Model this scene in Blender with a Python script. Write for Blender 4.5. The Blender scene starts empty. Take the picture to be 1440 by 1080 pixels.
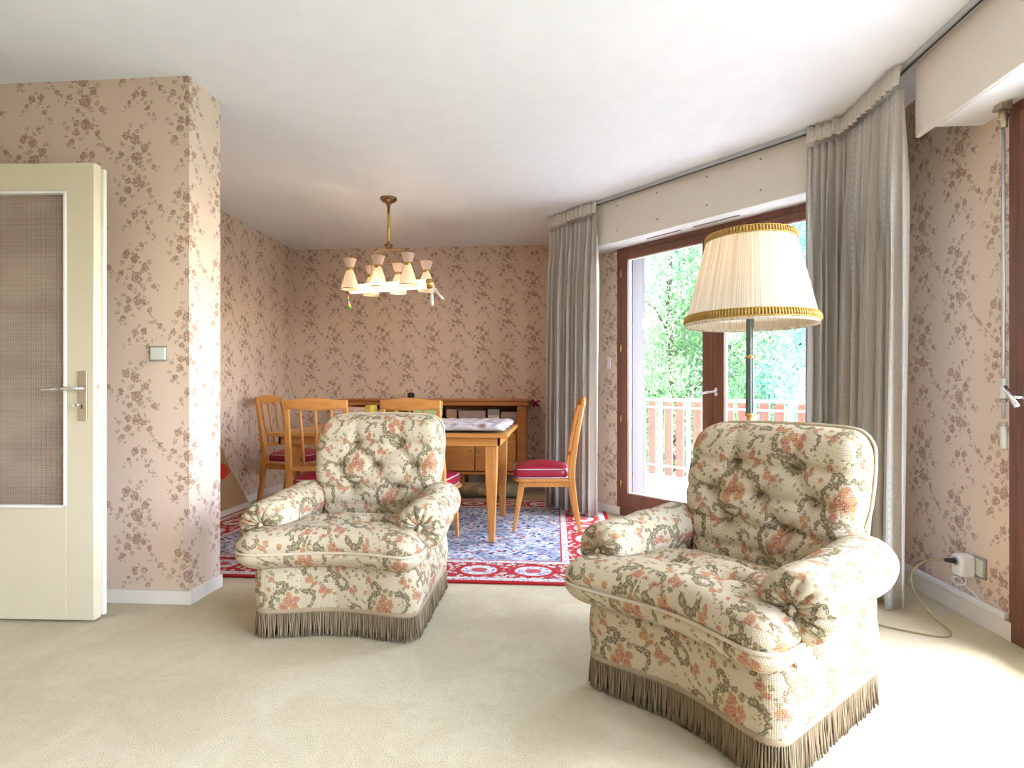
import bpy, math, random
from mathutils import Vector, Matrix
random.seed(7)
PI = math.pi
COL = bpy.context.scene.collection
sin, cos = math.sin, math.cos
def lerp(a, b, t): return a + (b - a) * t
def sstep(a, b, x):
    t = max(0.0, min(1.0, (x - a) / (b - a))); return t * t * (3 - 2 * t)

# ------------------------------------------------------------------ mesh builder
class MB:
    def __init__(s): s.v = []; s.f = []; s.uv = []; s.mi = []; s.m = 0
    def vert(s, p): s.v.append(tuple(p)); return len(s.v) - 1
    def face(s, idx, uvs=None):
        s.f.append(tuple(idx)); s.uv.append(uvs); s.mi.append(s.m)
    def box(s, a, b, M=None):
        x0, y0, z0 = a; x1, y1, z1 = b
        P = [(x0,y0,z0),(x1,y0,z0),(x1,y1,z0),(x0,y1,z0),(x0,y0,z1),(x1,y0,z1),(x1,y1,z1),(x0,y1,z1)]
        if M is not None: P = [tuple(M @ Vector(p)) for p in P]
        o = len(s.v); s.v += P
        for q in ((0,3,2,1),(4,5,6,7),(0,1,5,4),(1,2,6,5),(2,3,7,6),(3,0,4,7)):
            s.face([o + k for k in q])
        return s
    def prism(s, pts, z0, z1):           # closed polygon (ccw) extruded in z
        o = len(s.v); n = len(pts)
        s.v += [(x, y, z0) for x, y in pts] + [(x, y, z1) for x, y in pts]
        s.face([o + k for k in reversed(range(n))]); s.face([o + n + k for k in range(n)])
        for k in range(n):
            j = (k + 1) % n; s.face([o + k, o + j, o + n + j, o + n + k])
        return s
    def rings(s, R, closed=True, cap0=False, cap1=False, uv=None):
        o = len(s.v); n = len(R[0])
        for r in R: s.v += [tuple(p) for p in r]
        for i in range(len(R) - 1):
            for k in range(n if closed else n - 1):
                j = (k + 1) % n
                u = None
                if uv: u = [uv(i, k), uv(i, k + 1), uv(i + 1, k + 1), uv(i + 1, k)]
                s.face([o + i*n + k, o + i*n + j, o + (i+1)*n + j, o + (i+1)*n + k], u)
        if cap0: s.face([o + k for k in reversed(range(n))])
        if cap1: s.face([o + (len(R)-1)*n + k for k in range(n)])
        return s
    def tube(s, pts, r, n=8, cap=True, flat=None):
        pts = [Vector(p) for p in pts]; R = []
        up = Vector((0, 0, 1))
        d0 = (pts[1] - pts[0]).normalized()
        if abs(d0.dot(up)) > .95: up = Vector((0, 1, 0))
        a = d0.cross(up).normalized()
        for i, p in enumerate(pts):
            d = (pts[min(i+1, len(pts)-1)] - pts[max(i-1, 0)]).normalized()
            a = (a - d * a.dot(d)).normalized(); b = d.cross(a)
            rr = r[i] if isinstance(r, (list, tuple)) else r
            f = flat if flat else 1
            R.append([p + a*rr*cos(2*PI*k/n) + b*rr*f*sin(2*PI*k/n) for k in range(n)])
        return s.rings(R, True, cap, cap)
    def bar(s, pts, ws, hs, side=(0, 1, 0)):     # rectangular section along a path; ws along 'side', hs across
        pts = [Vector(p) for p in pts]; sd = Vector(side).normalized(); R = []
        for i, p in enumerate(pts):
            d = (pts[min(i+1, len(pts)-1)] - pts[max(i-1, 0)]).normalized()
            a = (sd - d * sd.dot(d)).normalized(); b = d.cross(a)
            w = (ws[i] if isinstance(ws, (list, tuple)) else ws) / 2; h = (hs[i] if isinstance(hs, (list, tuple)) else hs) / 2
            R.append([p - a*w - b*h, p + a*w - b*h, p + a*w + b*h, p - a*w + b*h])
        return s.rings(R, True, True, True)
    def lathe(s, prof, c=(0, 0, 0), n=24, flute=None):
        cx, cy, cz = c; R = []
        for r, z in prof:
            R.append([(cx + (r + (flute(k, r, z) if flute else 0)) * cos(2*PI*k/n), cy + (r + (flute(k, r, z) if flute else 0)) * sin(2*PI*k/n), cz + z) for k in range(n)])
        return s.rings(R)
    def build(s, name, mat, parent=None, smooth=False, bevel=0, loc=None, rz=0, seg=2, sub=0, solid=0):
        me = bpy.data.meshes.new(name); me.from_pydata(s.v, [], s.f); 
        ul = me.uv_layers.new(name='UVMap')
        li = 0
        for fi, f in enumerate(s.f):
            u = s.uv[fi]
            if u is None:
                P = [Vector(s.v[k]) for k in f]
                nn = Vector((0, 0, 0))
                for k in range(len(P)):
                    a, b = P[k], P[(k+1) % len(P)]; nn += a.cross(b)
                ax = max(range(3), key=lambda q: abs(nn[q]))
                u = [((p.y, p.z), (p.x, p.z), (p.x, p.y))[ax] for p in P]
            for k in range(len(f)):
                ul.data[li].uv = u[k]; li += 1
        ms = mat if isinstance(mat, (list, tuple)) else [mat]
        for m in ms: me.materials.append(m)
        if len(ms) > 1: me.polygons.foreach_set('material_index', s.mi)
        if smooth:
            me.polygons.foreach_set('use_smooth', [True] * len(me.polygons))
        me.update()
        o = bpy.data.objects.new(name, me); COL.objects.link(o)
        if parent: o.parent = parent
        if loc: o.location = loc
        o.rotation_euler.z = rz
        if solid:
            md = o.modifiers.new('Solid', 'SOLIDIFY'); md.thickness = solid; md.offset = 0
        if bevel:
            md = o.modifiers.new('Bevel', 'BEVEL'); md.width = bevel; md.segments = seg; md.limit_method = 'ANGLE'; md.angle_limit = math.radians(40)
            if not smooth:
                me.polygons.foreach_set('use_smooth', [True] * len(me.polygons))
                wn = o.modifiers.new('WN', 'WEIGHTED_NORMAL'); wn.keep_sharp = False
        if sub:
            md = o.modifiers.new('Sub', 'SUBSURF'); md.levels = sub; md.render_levels = sub
        return o

def tag(o, label=None, cat=None, group=None, kind=None):
    if label: o['label'] = label
    if cat: o['category'] = cat
    if group: o['group'] = group
    if kind: o['kind'] = kind
    return o
def thing(name, label, cat, loc=(0, 0, 0), rz=0, group=None):
    o = bpy.data.objects.new(name, None); COL.objects.link(o); o.empty_display_size = .1
    o.location = loc; o.rotation_euler.z = rz
    return tag(o, label, cat, group)
def struct(o): o['kind'] = 'structure'; return o
def dup(root, loc, rz, label, group=None):
    r = root.copy(); COL.objects.link(r); r.location = loc; r.rotation_euler = (0, 0, rz); r['label'] = label
    if group: r['group'] = group
    for ch in list(root.children):
        c = ch.copy(); COL.objects.link(c); c.parent = r
        for g in list(ch.children):
            d = g.copy(); COL.objects.link(d); d.parent = c
    return r

# ------------------------------------------------------------------ node helper
class NT:
    def __init__(s, name, rough=.6, spec=.3, metal=0.0):
        s.mat = bpy.data.materials.new(name); s.mat.use_nodes = True
        s.nt = s.mat.node_tree; s.b = s.nt.nodes['Principled BSDF']
        s.b.inputs['Roughness'].default_value = rough; s.b.inputs['Metallic'].default_value = metal
        s.b.inputs['Specular IOR Level'].default_value = spec
    def node(s, t, **kw):
        n = s.nt.nodes.new(t)
        for k, v in kw.items(): setattr(n, k, v)
        return n
    def put(s, inp, v):
        if v is None: return
        if isinstance(v, bpy.types.NodeSocket): s.nt.links.new(v, inp)
        elif isinstance(v, (tuple, list)):
            v = tuple(v)
            n = len(inp.default_value)
            if n == 4 and len(v) == 3: v = v + (1,)
            inp.default_value = v
        else: inp.default_value = v
    def m(s, op, a, b=None, c=None, clamp=False):
        n = s.node('ShaderNodeMath', operation=op); n.use_clamp = clamp
        s.put(n.inputs[0], a); s.put(n.inputs[1], b); s.put(n.inputs[2], c); return n.outputs[0]
    def vm(s, op, a, b=None, sc=None):
        n = s.node('ShaderNodeVectorMath', operation=op)
        s.put(n.inputs[0], a); s.put(n.inputs[1], b)
        if sc is not None: s.put(n.inputs['Scale'], sc)
        return n.outputs['Value'] if op in ('DISTANCE', 'LENGTH', 'DOT_PRODUCT') else n.outputs[0]
    def mix(s, f, a, b, mode='MIX'):
        n = s.node('ShaderNodeMix', data_type='RGBA', blend_type=mode)
        s.put(n.inputs[0], f); s.put(n.inputs[6], a); s.put(n.inputs[7], b); return n.outputs[2]
    def sm(s, v, a, b, lo=0.0, hi=1.0):
        n = s.node('ShaderNodeMapRange', interpolation_type='SMOOTHSTEP')
        s.put(n.inputs[0], v)
        if a > b: a, b, lo, hi = b, a, hi, lo
        for k, x in enumerate((a, b, lo, hi)): n.inputs[k + 1].default_value = x
        return n.outputs[0]
    def uv(s): return s.node('ShaderNodeTexCoord').outputs['UV']
    def oc(s): return s.node('ShaderNodeTexCoord').outputs['Object']
    def sep(s, v):
        n = s.node('ShaderNodeSeparateXYZ'); s.put(n.inputs[0], v); return n.outputs[0], n.outputs[1], n.outputs[2]
    def comb(s, x, y, z=0.0):
        n = s.node('ShaderNodeCombineXYZ'); s.put(n.inputs[0], x); s.put(n.inputs[1], y); s.put(n.inputs[2], z); return n.outputs[0]
    def noise(s, v, sc, det=3, out='Fac', rough=.5, dist=0.0):
        n = s.node('ShaderNodeTexNoise'); s.put(n.inputs['Vector'], v)
        n.inputs['Scale'].default_value = sc; n.inputs['Detail'].default_value = det; n.inputs['Roughness'].default_value = rough; n.inputs['Distortion'].default_value = dist
        return n.outputs[out]
    def vor(s, v, sc, feat='F1', out='Distance', rnd=1.0):
        n = s.node('ShaderNodeTexVoronoi', feature=feat); s.put(n.inputs['Vector'], v)
        n.inputs['Scale'].default_value = sc; n.inputs['Randomness'].default_value = rnd; return n.outputs[out]
    def bump(s, h, dist=.01, st=1.0):
        n = s.node('ShaderNodeBump'); s.put(n.inputs['Height'], h); n.inputs['Distance'].default_value = dist; n.inputs['Strength'].default_value = st
        s.nt.links.new(n.outputs[0], s.b.inputs['Normal'])
    def field(s, vec, st):
        acc = None
        for (x, y, r) in st:
            d = s.m('MULTIPLY', s.vm('DISTANCE', vec, (x, y, 0)), 1.0 / r)
            acc = d if acc is None else s.m('MINIMUM', acc, d)
        return acc
    def cell(s, uvs, w, h):
        x, y, _ = s.sep(uvs)
        i = s.m('FLOOR', s.m('DIVIDE', x, w))
        y2 = s.m('ADD', y, s.m('MULTIPLY', i, h * .5))
        return s.comb(s.m('FLOORED_MODULO', x, w), s.m('FLOORED_MODULO', y2, h), 0.0)
    def color(s, c): s.put(s.b.inputs['Base Color'], c); return s

def plain(name, c, rough=.5, spec=.3, metal=0.0, nb=0, bsc=200):
    t = NT(name, rough, spec, metal); v = t.oc()
    n = t.noise(v, 9, 2)
    t.color(t.mix(t.sm(n, .3, .7), tuple(x * .985 for x in c), tuple(min(1, x * 1.01) for x in c)))
    if nb: t.bump(t.noise(v, bsc, 2), nb)
    return t.mat

# ------------------------------------------------------------------ materials
def wrap(st, w, h):                 # repeat discs that spill over a half-drop cell edge
    out = []
    if w < .25: st = [(x, y, r * 1.14) for x, y, r in st]
    for (x, y, r) in st:
        for dx in (-1, 0, 1):
            for dy in (-1, -.5, 0, .5, 1):
                if (dx == 0) != (dy in (-1, 0, 1)): continue
                X, Y = x + dx * w, y + dy * h
                if -r < X < w + r and -r < Y < h + r: out.append((X, Y, r))
    return out
def mat_wallpaper():
    t = NT('floral_wallpaper', .62, .25)
    W, H = .262, .567
    C = lambda L: [((x - 400) / 802, (802 - y) / 802 + .012, r / 802) for x, y, r in L]
    fl = C([(497,478,25),(490,405,20),(453,390,17),(530,440,17),(468,513,12),(433,460,13),(566,512,11),(515,352,9),
            (497,568,21),(463,563,14),(460,598,16),(523,577,14),(440,633,13),(548,602,12),(592,666,12),(525,685,14),(490,688,15),(541,742,11),(466,718,9)])
    lf = C([(478,438,11),(512,505,13),(545,488,12),(548,418,10),(500,372,9),(420,478,9),(470,350,7),(440,420,10),(578,525,6),(533,347,6),(527,520,8),
            (470,445,9),(458,480,8),(520,455,8),(488,530,10),(505,545,8),(510,420,7),(462,372,7),(548,462,7),(415,490,6),(445,500,7),(585,510,5),(520,365,5),(480,385,8),(425,577,10),(410,560,6),(445,545,8),(530,550,7),(545,575,6),(552,618,7),(548,650,5),(572,645,6),(600,700,5),(500,720,6),(485,705,7),(470,735,6),(442,750,6),(545,765,6),(570,780,6),(450,655,6),(430,650,6),(425,577,10),(418,612,8),(480,622,8),(506,600,9),(558,628,8),(560,650,6),(606,682,8),(578,655,6),(520,708,8),(505,665,7),(450,735,7),(565,768,8),(556,722,7),(532,722,6),(560,786,5),(425,643,6)])
    uv = t.uv()
    c0 = t.cell(uv, W, H)
    wob = t.vm('SCALE', t.vm('SUBTRACT', t.noise(uv, 55, 2, 'Color'), (.5, .5, .5)), sc=.022)
    c = t.vm('MULTIPLY', t.vm('ADD', c0, wob), (1, 1, 0))
    vor = t.vor(uv, 78); ed = t.vor(uv, 62, 'DISTANCE_TO_EDGE')
    F = t.field(c, wrap(fl, W, H)); L = t.field(c, wrap(lf, W, H))
    rag = t.m('MULTIPLY', t.m('SUBTRACT', vor, .35), .55)
    F2 = t.m('ADD', F, rag); L2 = t.m('ADD', L, t.m('MULTIPLY', t.m('SUBTRACT', t.vor(t.vm('MULTIPLY', uv, (1.0, .8, 1)), 125), .30), 1.9))
    ring = t.sm(t.m('ABSOLUTE', t.m('SINE', t.m('MULTIPLY', F, 6.0))), .35, .95)
    fm = t.sm(F2, 1.10, .95); lm = t.sm(L2, 1.45, 1.2)
    rim = t.m('MULTIPLY', t.sm(F2, .72, .92), fm)
    lines = t.sm(ed, .16, .05)
    ink = t.m('MAXIMUM', t.m('MAXIMUM', t.m('MULTIPLY', ring, .62), t.m('MULTIPLY', lines, .85)), t.m('MULTIPLY', rim, .55))
    big = t.noise(uv, 1.3, 2)
    base = t.mix(t.noise(t.vm('MULTIPLY', uv, (160, 8, 1)), 1, 2), (.665, .515, .405), (.715, .565, .45))
    base = t.mix(t.sm(big, .35, .7, 0, .35), base, (.69, .525, .38))
    flc = t.mix(ink, (.66, .48, .375), (.25, .14, .09))
    lfc = t.mix(t.noise(uv, 70, 1), (.43, .32, .26), (.25, .175, .14))
    col = t.mix(t.m('MULTIPLY', lm, .62), base, lfc)
    col = t.mix(t.m('MULTIPLY', fm, .92), col, flc)
    t.color(col); t.bump(t.noise(t.vm('MULTIPLY', uv, (700, 160, 1)), 1, 2), .0006, .6)
    return t.mat
def mat_tapestry():
    t = NT('tapestry_fabric', .85, .15)
    W, H = .245, .40
    roses = [(.115,.215,.022),(.142,.188,.019),(.088,.19,.018),(.125,.246,.015),(.157,.222,.015),(.098,.162,.014),(.203,.328,.016),(.228,.305,.013),(.045,.335,.014),(.03,.06,.017),(.057,.045,.014),(.19,.075,.014),(.205,.10,.010),(.02,.275,.010)]
    scr = []
    def spiral(cx, cy, r0, r1, a0, a1, n, w0, w1):
        for k in range(n):
            f = k / (n - 1); a = math.radians(lerp(a0, a1, f)); r = lerp(r0, r1, f)
            scr.append((cx + r*cos(a), cy + r*sin(a), lerp(w0, w1, f) * (1 + .3 * (k % 2))))
    spiral(.115, .20, .088, .066, 60, 275, 17, .006, .0125)
    spiral(.078, .296, .036, .010, -90, 190, 10, .011, .006)
    spiral(.14, .112, .048, .014, 180, 440, 12, .011, .0055)
    spiral(.195, .235, .055, .030, -80, 95, 9, .006, .011)
    spiral(.215, .375, .040, .014, 200, 20, 8, .009, .005)
    spiral(.05, .11, .030, .012, 20, 240, 7, .009, .005)
    lv = [(.165,.16,.010),(.18,.145,.007),(.068,.225,.011),(.16,.262,.010),(.172,.275,.007),(.13,.275,.009),(.20,.35,.010),(.185,.365,.007),(.17,.378,.006),(.155,.385,.005),(.235,.335,.009),(.215,.29,.008),(.11,.345,.007),(.12,.36,.006),(.135,.352,.006),(.10,.372,.006),
          (.05,.362,.009),(.035,.375,.007),(.02,.352,.007),(.06,.32,.007),(.028,.32,.006),(.02,.085,.009),(.01,.10,.007),(.075,.055,.008),(.09,.04,.007),(.045,.025,.008),(.20,.055,.008),(.215,.04,.007),(.175,.09,.007),(.212,.085,.007),(.165,.02,.007),(.18,.008,.006),(.15,.035,.006),(.0,.24,.007),(.012,.225,.007),(.03,.21,.006),(.02,.19,.005),(.225,.16,.007),(.235,.14,.006),(.22,.18,.006)]
    uv = t.uv()
    uv = t.vm('SCALE', uv, sc=1.22)
    wob0 = t.vm('SCALE', t.vm('SUBTRACT', t.noise(uv, 4, 1, 'Color'), (.5, .5, .5)), sc=.10)
    c0 = t.cell(t.vm('ADD', uv, wob0), W, H)
    wob = t.vm('SCALE', t.vm('SUBTRACT', t.noise(uv, 90, 2, 'Color'), (.5, .5, .5)), sc=.016)
    c = t.vm('MULTIPLY', t.vm('ADD', c0, wob), (1, 1, 0))
    R = t.field(c, wrap(roses, W, H)); S = t.field(c, wrap(scr, W, H)); L = t.field(c, wrap(lv, W, H))
    n1 = t.noise(uv, 120, 2)
    diamond = t.m('MULTIPLY', t.m('SINE', t.m('MULTIPLY', t.m('ADD', t.sep(uv)[0], t.sep(uv)[1]), 520)), t.m('SINE', t.m('MULTIPLY', t.m('SUBTRACT', t.sep(uv)[0], t.sep(uv)[1]), 520)))
    base = t.mix(t.sm(diamond, -.6, .8), (.53, .445, .31), (.61, .52, .375))
    lc = t.mix(t.sm(n1, .35, .65), (.20, .17, .095), (.40, .30, .16))
    rg = t.m('MULTIPLY', t.m('SUBTRACT', t.vor(uv, 95), .35), .8)
    S = t.m('ADD', S, rg); L = t.m('ADD', L, t.m('MULTIPLY', rg, 1.3)); R = t.m('ADD', R, t.m('MULTIPLY', rg, .45))
    sc = t.mix(t.sm(S, .25, .85), (.36, .305, .18), (.13, .095, .045))
    rc = t.mix(t.sm(t.m('ABSOLUTE', t.m('SINE', t.m('MULTIPLY', R, 7))), .15, .85), (.60, .33, .225), (.33, .11, .06))
    rc = t.mix(t.sm(t.noise(uv, 30, 1), .52, .6), rc, (.44, .24, .10))
    col = t.mix(t.m('MULTIPLY', t.sm(L, 1.4, .9), .9), base, lc)
    col = t.mix(t.m('MULTIPLY', t.sm(S, 1.3, .85), .9), col, sc)
    sp = t.m('MULTIPLY', t.sm(t.vor(uv, 70), .30, .20), t.sm(t.noise(uv, 10, 1), .53, .58))
    col = t.mix(t.m('MULTIPLY', sp, .85), col, (.26, .17, .085))
    col = t.mix(t.m('MULTIPLY', t.sm(R, 1.18, .95), .9), col, rc)
    t.color(col)
    t.bump(t.m('ADD', t.m('MULTIPLY', diamond, .5), t.m('MULTIPLY', t.sm(S, 1.3, .7), .8)), .0016, .8)
    return t.mat
def mat_wood(name, c1, c2, rough=.35, axis=2, spec=.4):
    t = NT(name, rough, spec); v = t.oc()
    s = [70, 70, 70]; s[axis] = 4
    n = t.noise(t.vm('MULTIPLY', v, tuple(s)), 1, 4, dist=.6)
    n2 = t.noise(t.vm('MULTIPLY', v, tuple(x * .12 for x in s)), 1, 2, dist=1.2)
    t.color(t.mix(t.m('ADD', t.m('MULTIPLY', t.sm(n, .3, .7), .6), t.m('MULTIPLY', t.sm(n2, .35, .65), .4)), c1, c2))
    return t.mat
def mat_carpet():
    t = NT('beige_carpet', .95, .05); v = t.oc()
    n = t.noise(v, 3.2, 4, rough=.65, dist=.8); n2 = t.noise(v, 260, 2); n3 = t.noise(v, 28, 3)
    c = t.mix(t.sm(n, .38, .64), (.60, .515, .345), (.665, .585, .41))
    c = t.mix(t.m('MULTIPLY', t.sm(n3, .45, .7), .25), c, (.52, .44, .29))
    c = t.mix(t.m('MULTIPLY', t.sm(n2, .35, .65), .3), c, (.46, .41, .31))
    t.color(c); t.bump(t.m('ADD', n2, t.m('MULTIPLY', n3, .6)), .006, .7)
    return t.mat
RUGX0, RUGX1, RUGY0, RUGY1 = -2.62, .42, 2.95, 5.20
def mat_rug():
    t = NT('oriental_rug', .9, .1); v = t.oc(); x, y, _ = t.sep(v)
    hx, hy = (RUGX1 - RUGX0) / 2, (RUGY1 - RUGY0) / 2
    e = t.m('MINIMUM', t.m('SUBTRACT', hx, t.m('ABSOLUTE', x)), t.m('SUBTRACT', hy, t.m('ABSOLUTE', y)))
    ex = t.m('GREATER_THAN', t.m('SUBTRACT', hy, t.m('ABSOLUTE', y)), t.m('SUBTRACT', hx, t.m('ABSOLUTE', x)))
    n = t.noise(v, 26, 2, 'Color'); w = t.vm('ADD', v, t.vm('SCALE', n, sc=.03))
    a = t.vor(w, 24); b = t.vor(t.vm('ADD', w, (3, 1, 0)), 38); cc = t.vor(w, 24, 'F1', 'Color')
    cr = t.sep(cc)[0]
    field = t.mix(t.sm(t.noise(v, 40, 2), .4, .6), (.30, .34, .44), (.66, .65, .64))
    spot = t.mix(t.sm(cr, .45, .55), (.035, .06, .20), (.42, .07, .07))
    spot = t.mix(t.sm(cr, .75, .8), spot, (.15, .25, .45))
    field = t.mix(t.sm(a, .42, .30), field, spot)
    field = t.mix(t.m('MULTIPLY', t.sm(t.noise(v, 5, 3), .48, .62), .55), field, (.16, .17, .28))
    field = t.mix(t.m('MULTIPLY', t.sm(b, .2, .12), .8), field, (.05, .07, .19))
    # main border : red with cream arabesques and round medallions every 0.28 m
    s = t.m('ADD', t.m('MULTIPLY', x, t.m('SUBTRACT', 1.0, ex)), t.m('MULTIPLY', y, ex))
    sl = t.m('SUBTRACT', t.m('FLOORED_MODULO', t.m('ADD', s, .07), .30), .15)
    r = t.m('SQRT', t.m('ADD', t.m('POWER', t.m('MULTIPLY', sl, .8), 2.0), t.m('POWER', t.m('SUBTRACT', e, .20), 2.0)))
    red = (.42, .03, .03); cream = (.55, .47, .42)
    bd = t.mix(t.sm(t.vor(w, 30), .50, .42), red, cream); bd = t.mix(t.sm(t.vor(w, 55), .3, .22), bd, (.12, .07, .14))
    ringm = t.m('MULTIPLY', t.sm(r, .112, .102), t.sm(r, .078, .088))
    inner = t.mix(t.sm(t.vor(w, 42), .42, .34), (.64, .60, .58), (.22, .20, .42)); inner = t.mix(t.sm(r, .045, .03), inner, (.48, .10, .10))
    bd = t.mix(t.sm(r, .084, .078), bd, inner); bd = t.mix(ringm, bd, red)
    guard = t.mix(t.sm(t.vor(w, 50), .36, .28), (.62, .58, .54), (.12, .17, .38))
    col = t.mix(t.m('GREATER_THAN', e, .335), bd, guard)
    col = t.mix(t.m('GREATER_THAN', e, .375), col, (.45, .05, .04))
    col = t.mix(t.m('GREATER_THAN', e, .385), col, field)
    col = t.mix(t.m('LESS_THAN', e, .075), col, guard)
    col = t.mix(t.m('LESS_THAN', e, .03), col, (.40, .02, .025))
    t.color(col); t.bump(t.noise(v, 300, 1), .003, .5)
    return t.mat
def mat_curtain():
    t = NT('striped_voile', .9, .1); x, y, _ = t.sep(t.uv())
    f = t.m('FLOORED_MODULO', x, .075)
    st = t.m('ABSOLUTE', t.m('SUBTRACT', f, .0375))
    dash = t.m('LESS_THAN', t.m('FLOORED_MODULO', y, .035), .02)
    line = t.m('MULTIPLY', t.sm(st, .0035, .0015), dash)
    n = t.noise(t.vm('MULTIPLY', t.uv(), (400, 60, 1)), 1, 2)
    c = t.mix(t.sm(n, .3, .7), (.69, .64, .58), (.77, .72, .66))
    c = t.mix(t.sm(st, .016, .010), c, (.76, .735, .70))
    c = t.mix(line, c, (.92, .91, .89))
    t.color(c)
    tr = t.node('ShaderNodeBsdfTranslucent'); t.nt.links.new(c, tr.inputs[0])
    tp = t.node('ShaderNodeBsdfTransparent')
    mx = t.node('ShaderNodeMixShader'); mx.inputs[0].default_value = .42
    mx2 = t.node('ShaderNodeMixShader'); mx2.inputs[0].default_value = .06
    out = t.nt.nodes['Material Output']
    t.nt.links.new(t.b.outputs[0], mx.inputs[1]); t.nt.links.new(tr.outputs[0], mx.inputs[2])
    t.nt.links.new(mx.outputs[0], mx2.inputs[1]); t.nt.links.new(tp.outputs[0], mx2.inputs[2])
    t.nt.links.new(mx2.outputs[0], out.inputs[0])
    return t.mat
def mat_translucent(name, c, fac=.5, pleat_shading=0, emit=0, ec=(1, .8, .5)):
    t = NT(name, .8, .15)
    cc = c
    if pleat_shading:
        x, y, _ = t.sep(t.uv())
        cc = t.mix(t.sm(t.noise(t.comb(t.m('MULTIPLY', x, pleat_shading * .5), t.m('MULTIPLY', y, .4), 0), 1, 2), .36, .56), (c[0] * .80, c[1] * .72, c[2] * .62), c)  # darker yellow streaks put the shading of the pleats into the colour
    t.color(cc)
    tr = t.node('ShaderNodeBsdfTranslucent'); t.put(tr.inputs[0], cc)
    mx = t.node('ShaderNodeMixShader'); mx.inputs[0].default_value = fac
    out = t.nt.nodes['Material Output']
    t.nt.links.new(t.b.outputs[0], mx.inputs[1]); t.nt.links.new(tr.outputs[0], mx.inputs[2]); t.nt.links.new(mx.outputs[0], out.inputs[0])
    if emit:
        t.put(t.b.inputs['Emission Color'], ec); t.b.inputs['Emission Strength'].default_value = emit
    return t.mat
def mat_emit(name, c, s):
    t = NT(name, .5); t.color(c); t.put(t.b.inputs['Emission Color'], c); t.b.inputs['Emission Strength'].default_value = s; return t.mat
def mat_glass(name, tint=(1, 1, 1), refl=.06):
    t = NT(name); tp = t.node('ShaderNodeBsdfTransparent'); t.put(tp.inputs[0], tint)
    gl = t.node('ShaderNodeBsdfGlossy'); gl.inputs['Roughness'].default_value = .02
    mx = t.node('ShaderNodeMixShader'); mx.inputs[0].default_value = refl
    out = t.nt.nodes['Material Output']
    t.nt.links.new(tp.outputs[0], mx.inputs[1]); t.nt.links.new(gl.outputs[0], mx.inputs[2]); t.nt.links.new(mx.outputs[0], out.inputs[0])
    return t.mat
def mat_obscure():
    t = NT('reeded_grid_glass', .22, .5); x, y, _ = t.sep(t.oc())
    g = t.m('MULTIPLY', t.m('SINE', t.m('MULTIPLY', x, 900)), t.m('SINE', t.m('MULTIPLY', y, 0)))
    gx = t.m('ABSOLUTE', t.m('SINE', t.m('MULTIPLY', x, 420))); z = t.sep(t.oc())[2]
    gz = t.m('ABSOLUTE', t.m('SINE', t.m('MULTIPLY', z, 420)))
    h = t.m('ADD', gx, gz)
    n = t.noise(t.vm('MULTIPLY', t.oc(), (3, 1, 5)), 1, 2)
    c = t.mix(t.sm(n, .35, .65), (.30, .215, .17), (.38, .285, .225))
    c = t.mix(t.m('MULTIPLY', t.sm(h, 1.5, 1.95), .5), c, (.60, .50, .41))
    c = t.mix(t.m('MULTIPLY', t.sm(h, .5, .15), .5), c, (.18, .12, .09))
    t.color(c); t.bump(h, .002, .8)
    return t.mat
def mat_plain2(name, f):
    t = NT(name, .7, .2); f(t); return t.mat

M = {}
M['wall'] = mat_wallpaper()
M['tap'] = mat_tapestry()
M['carpet'] = mat_carpet()
M['rug'] = mat_rug()
M['welt'] = plain('cream_welt', (.56, .47, .34), .85, .1, nb=.001)
M['curtain'] = mat_curtain()
M['ceiling'] = plain('ceiling_paint', (.865, .885, .91), .9, .1)
M['cream'] = plain('cream_paint', (.735, .685, .61), .55, .25)
M['white'] = plain('white_paint', (.80, .79, .76), .4, .35)
M['basew'] = plain('skirting_paint', (.78, .72, .65), .4, .35)
M['door'] = plain('ivory_door_paint', (.63, .57, .42), .3, .4)
M['dooredge'] = plain('door_edge_paint', (.76, .73, .64), .3, .4)
M['dark'] = plain('dark_opening', (.02, .018, .016), .9, .1)
M['frame'] = mat_wood('window_frame_wood', (.13, .052, .032), (.21, .085, .052), .4)
M['oak'] = mat_wood('honey_wood', (.47, .185, .042), (.61, .28, .078), .3)
M['oakx'] = mat_wood('honey_wood_long', (.47, .185, .042), (.61, .28, .078), .3, axis=0)
M['oakd'] = mat_wood('cabinet_wood', (.36, .125, .03), (.47, .18, .05), .3, axis=0)
M['oakp'] = mat_wood('cabinet_panel_veneer', (.44, .17, .04), (.60, .27, .075), .28, axis=0)
M['leather'] = plain('crimson_leatherette', (.30, .010, .032), .33, .5)
M['pipe'] = plain('grey_piping', (.55, .53, .58), .5, .3)
M['fringe'] = plain('taupe_fringe', (.27, .215, .15), .9, .1)
def fringem():
    t = NT('bullion_fringe', .85, .1); x, y, z = t.sep(t.oc()); tw = t.m('SINE', t.m('ADD', t.m('MULTIPLY', z, 1100), t.m('MULTIPLY', t.m('ADD', x, y), 900)))
    n = t.noise(t.vm('MULTIPLY', t.oc(), (140, 140, 2)), 1, 1)
    c = t.mix(t.sm(n, .3, .7), (.21, .15, .085), (.37, .285, .175)); t.color(t.mix(t.m('MULTIPLY', t.sm(tw, -.2, .8), .45), c, (.10, .075, .05))); return t.mat
M['fringe'] = fringem(); M['gap_shade'] = plain('fringe_gap_shade', (.05, .038, .026), .95, .05)
M['braid'] = plain('braid_trim', (.38, .29, .19), .85, .1, nb=.002, bsc=300)
M['brass'] = plain('brass', (.62, .42, .15), .25, .5, .9)
M['chrome'] = plain('chrome', (.75, .76, .78), .2, .5, .95)
M['nickel'] = plain('aged_nickel', (.45, .38, .28), .35, .5, .8)
M['bronze'] = plain('bronze_canopy', (.24, .15, .09), .25, .5, .8)
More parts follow.
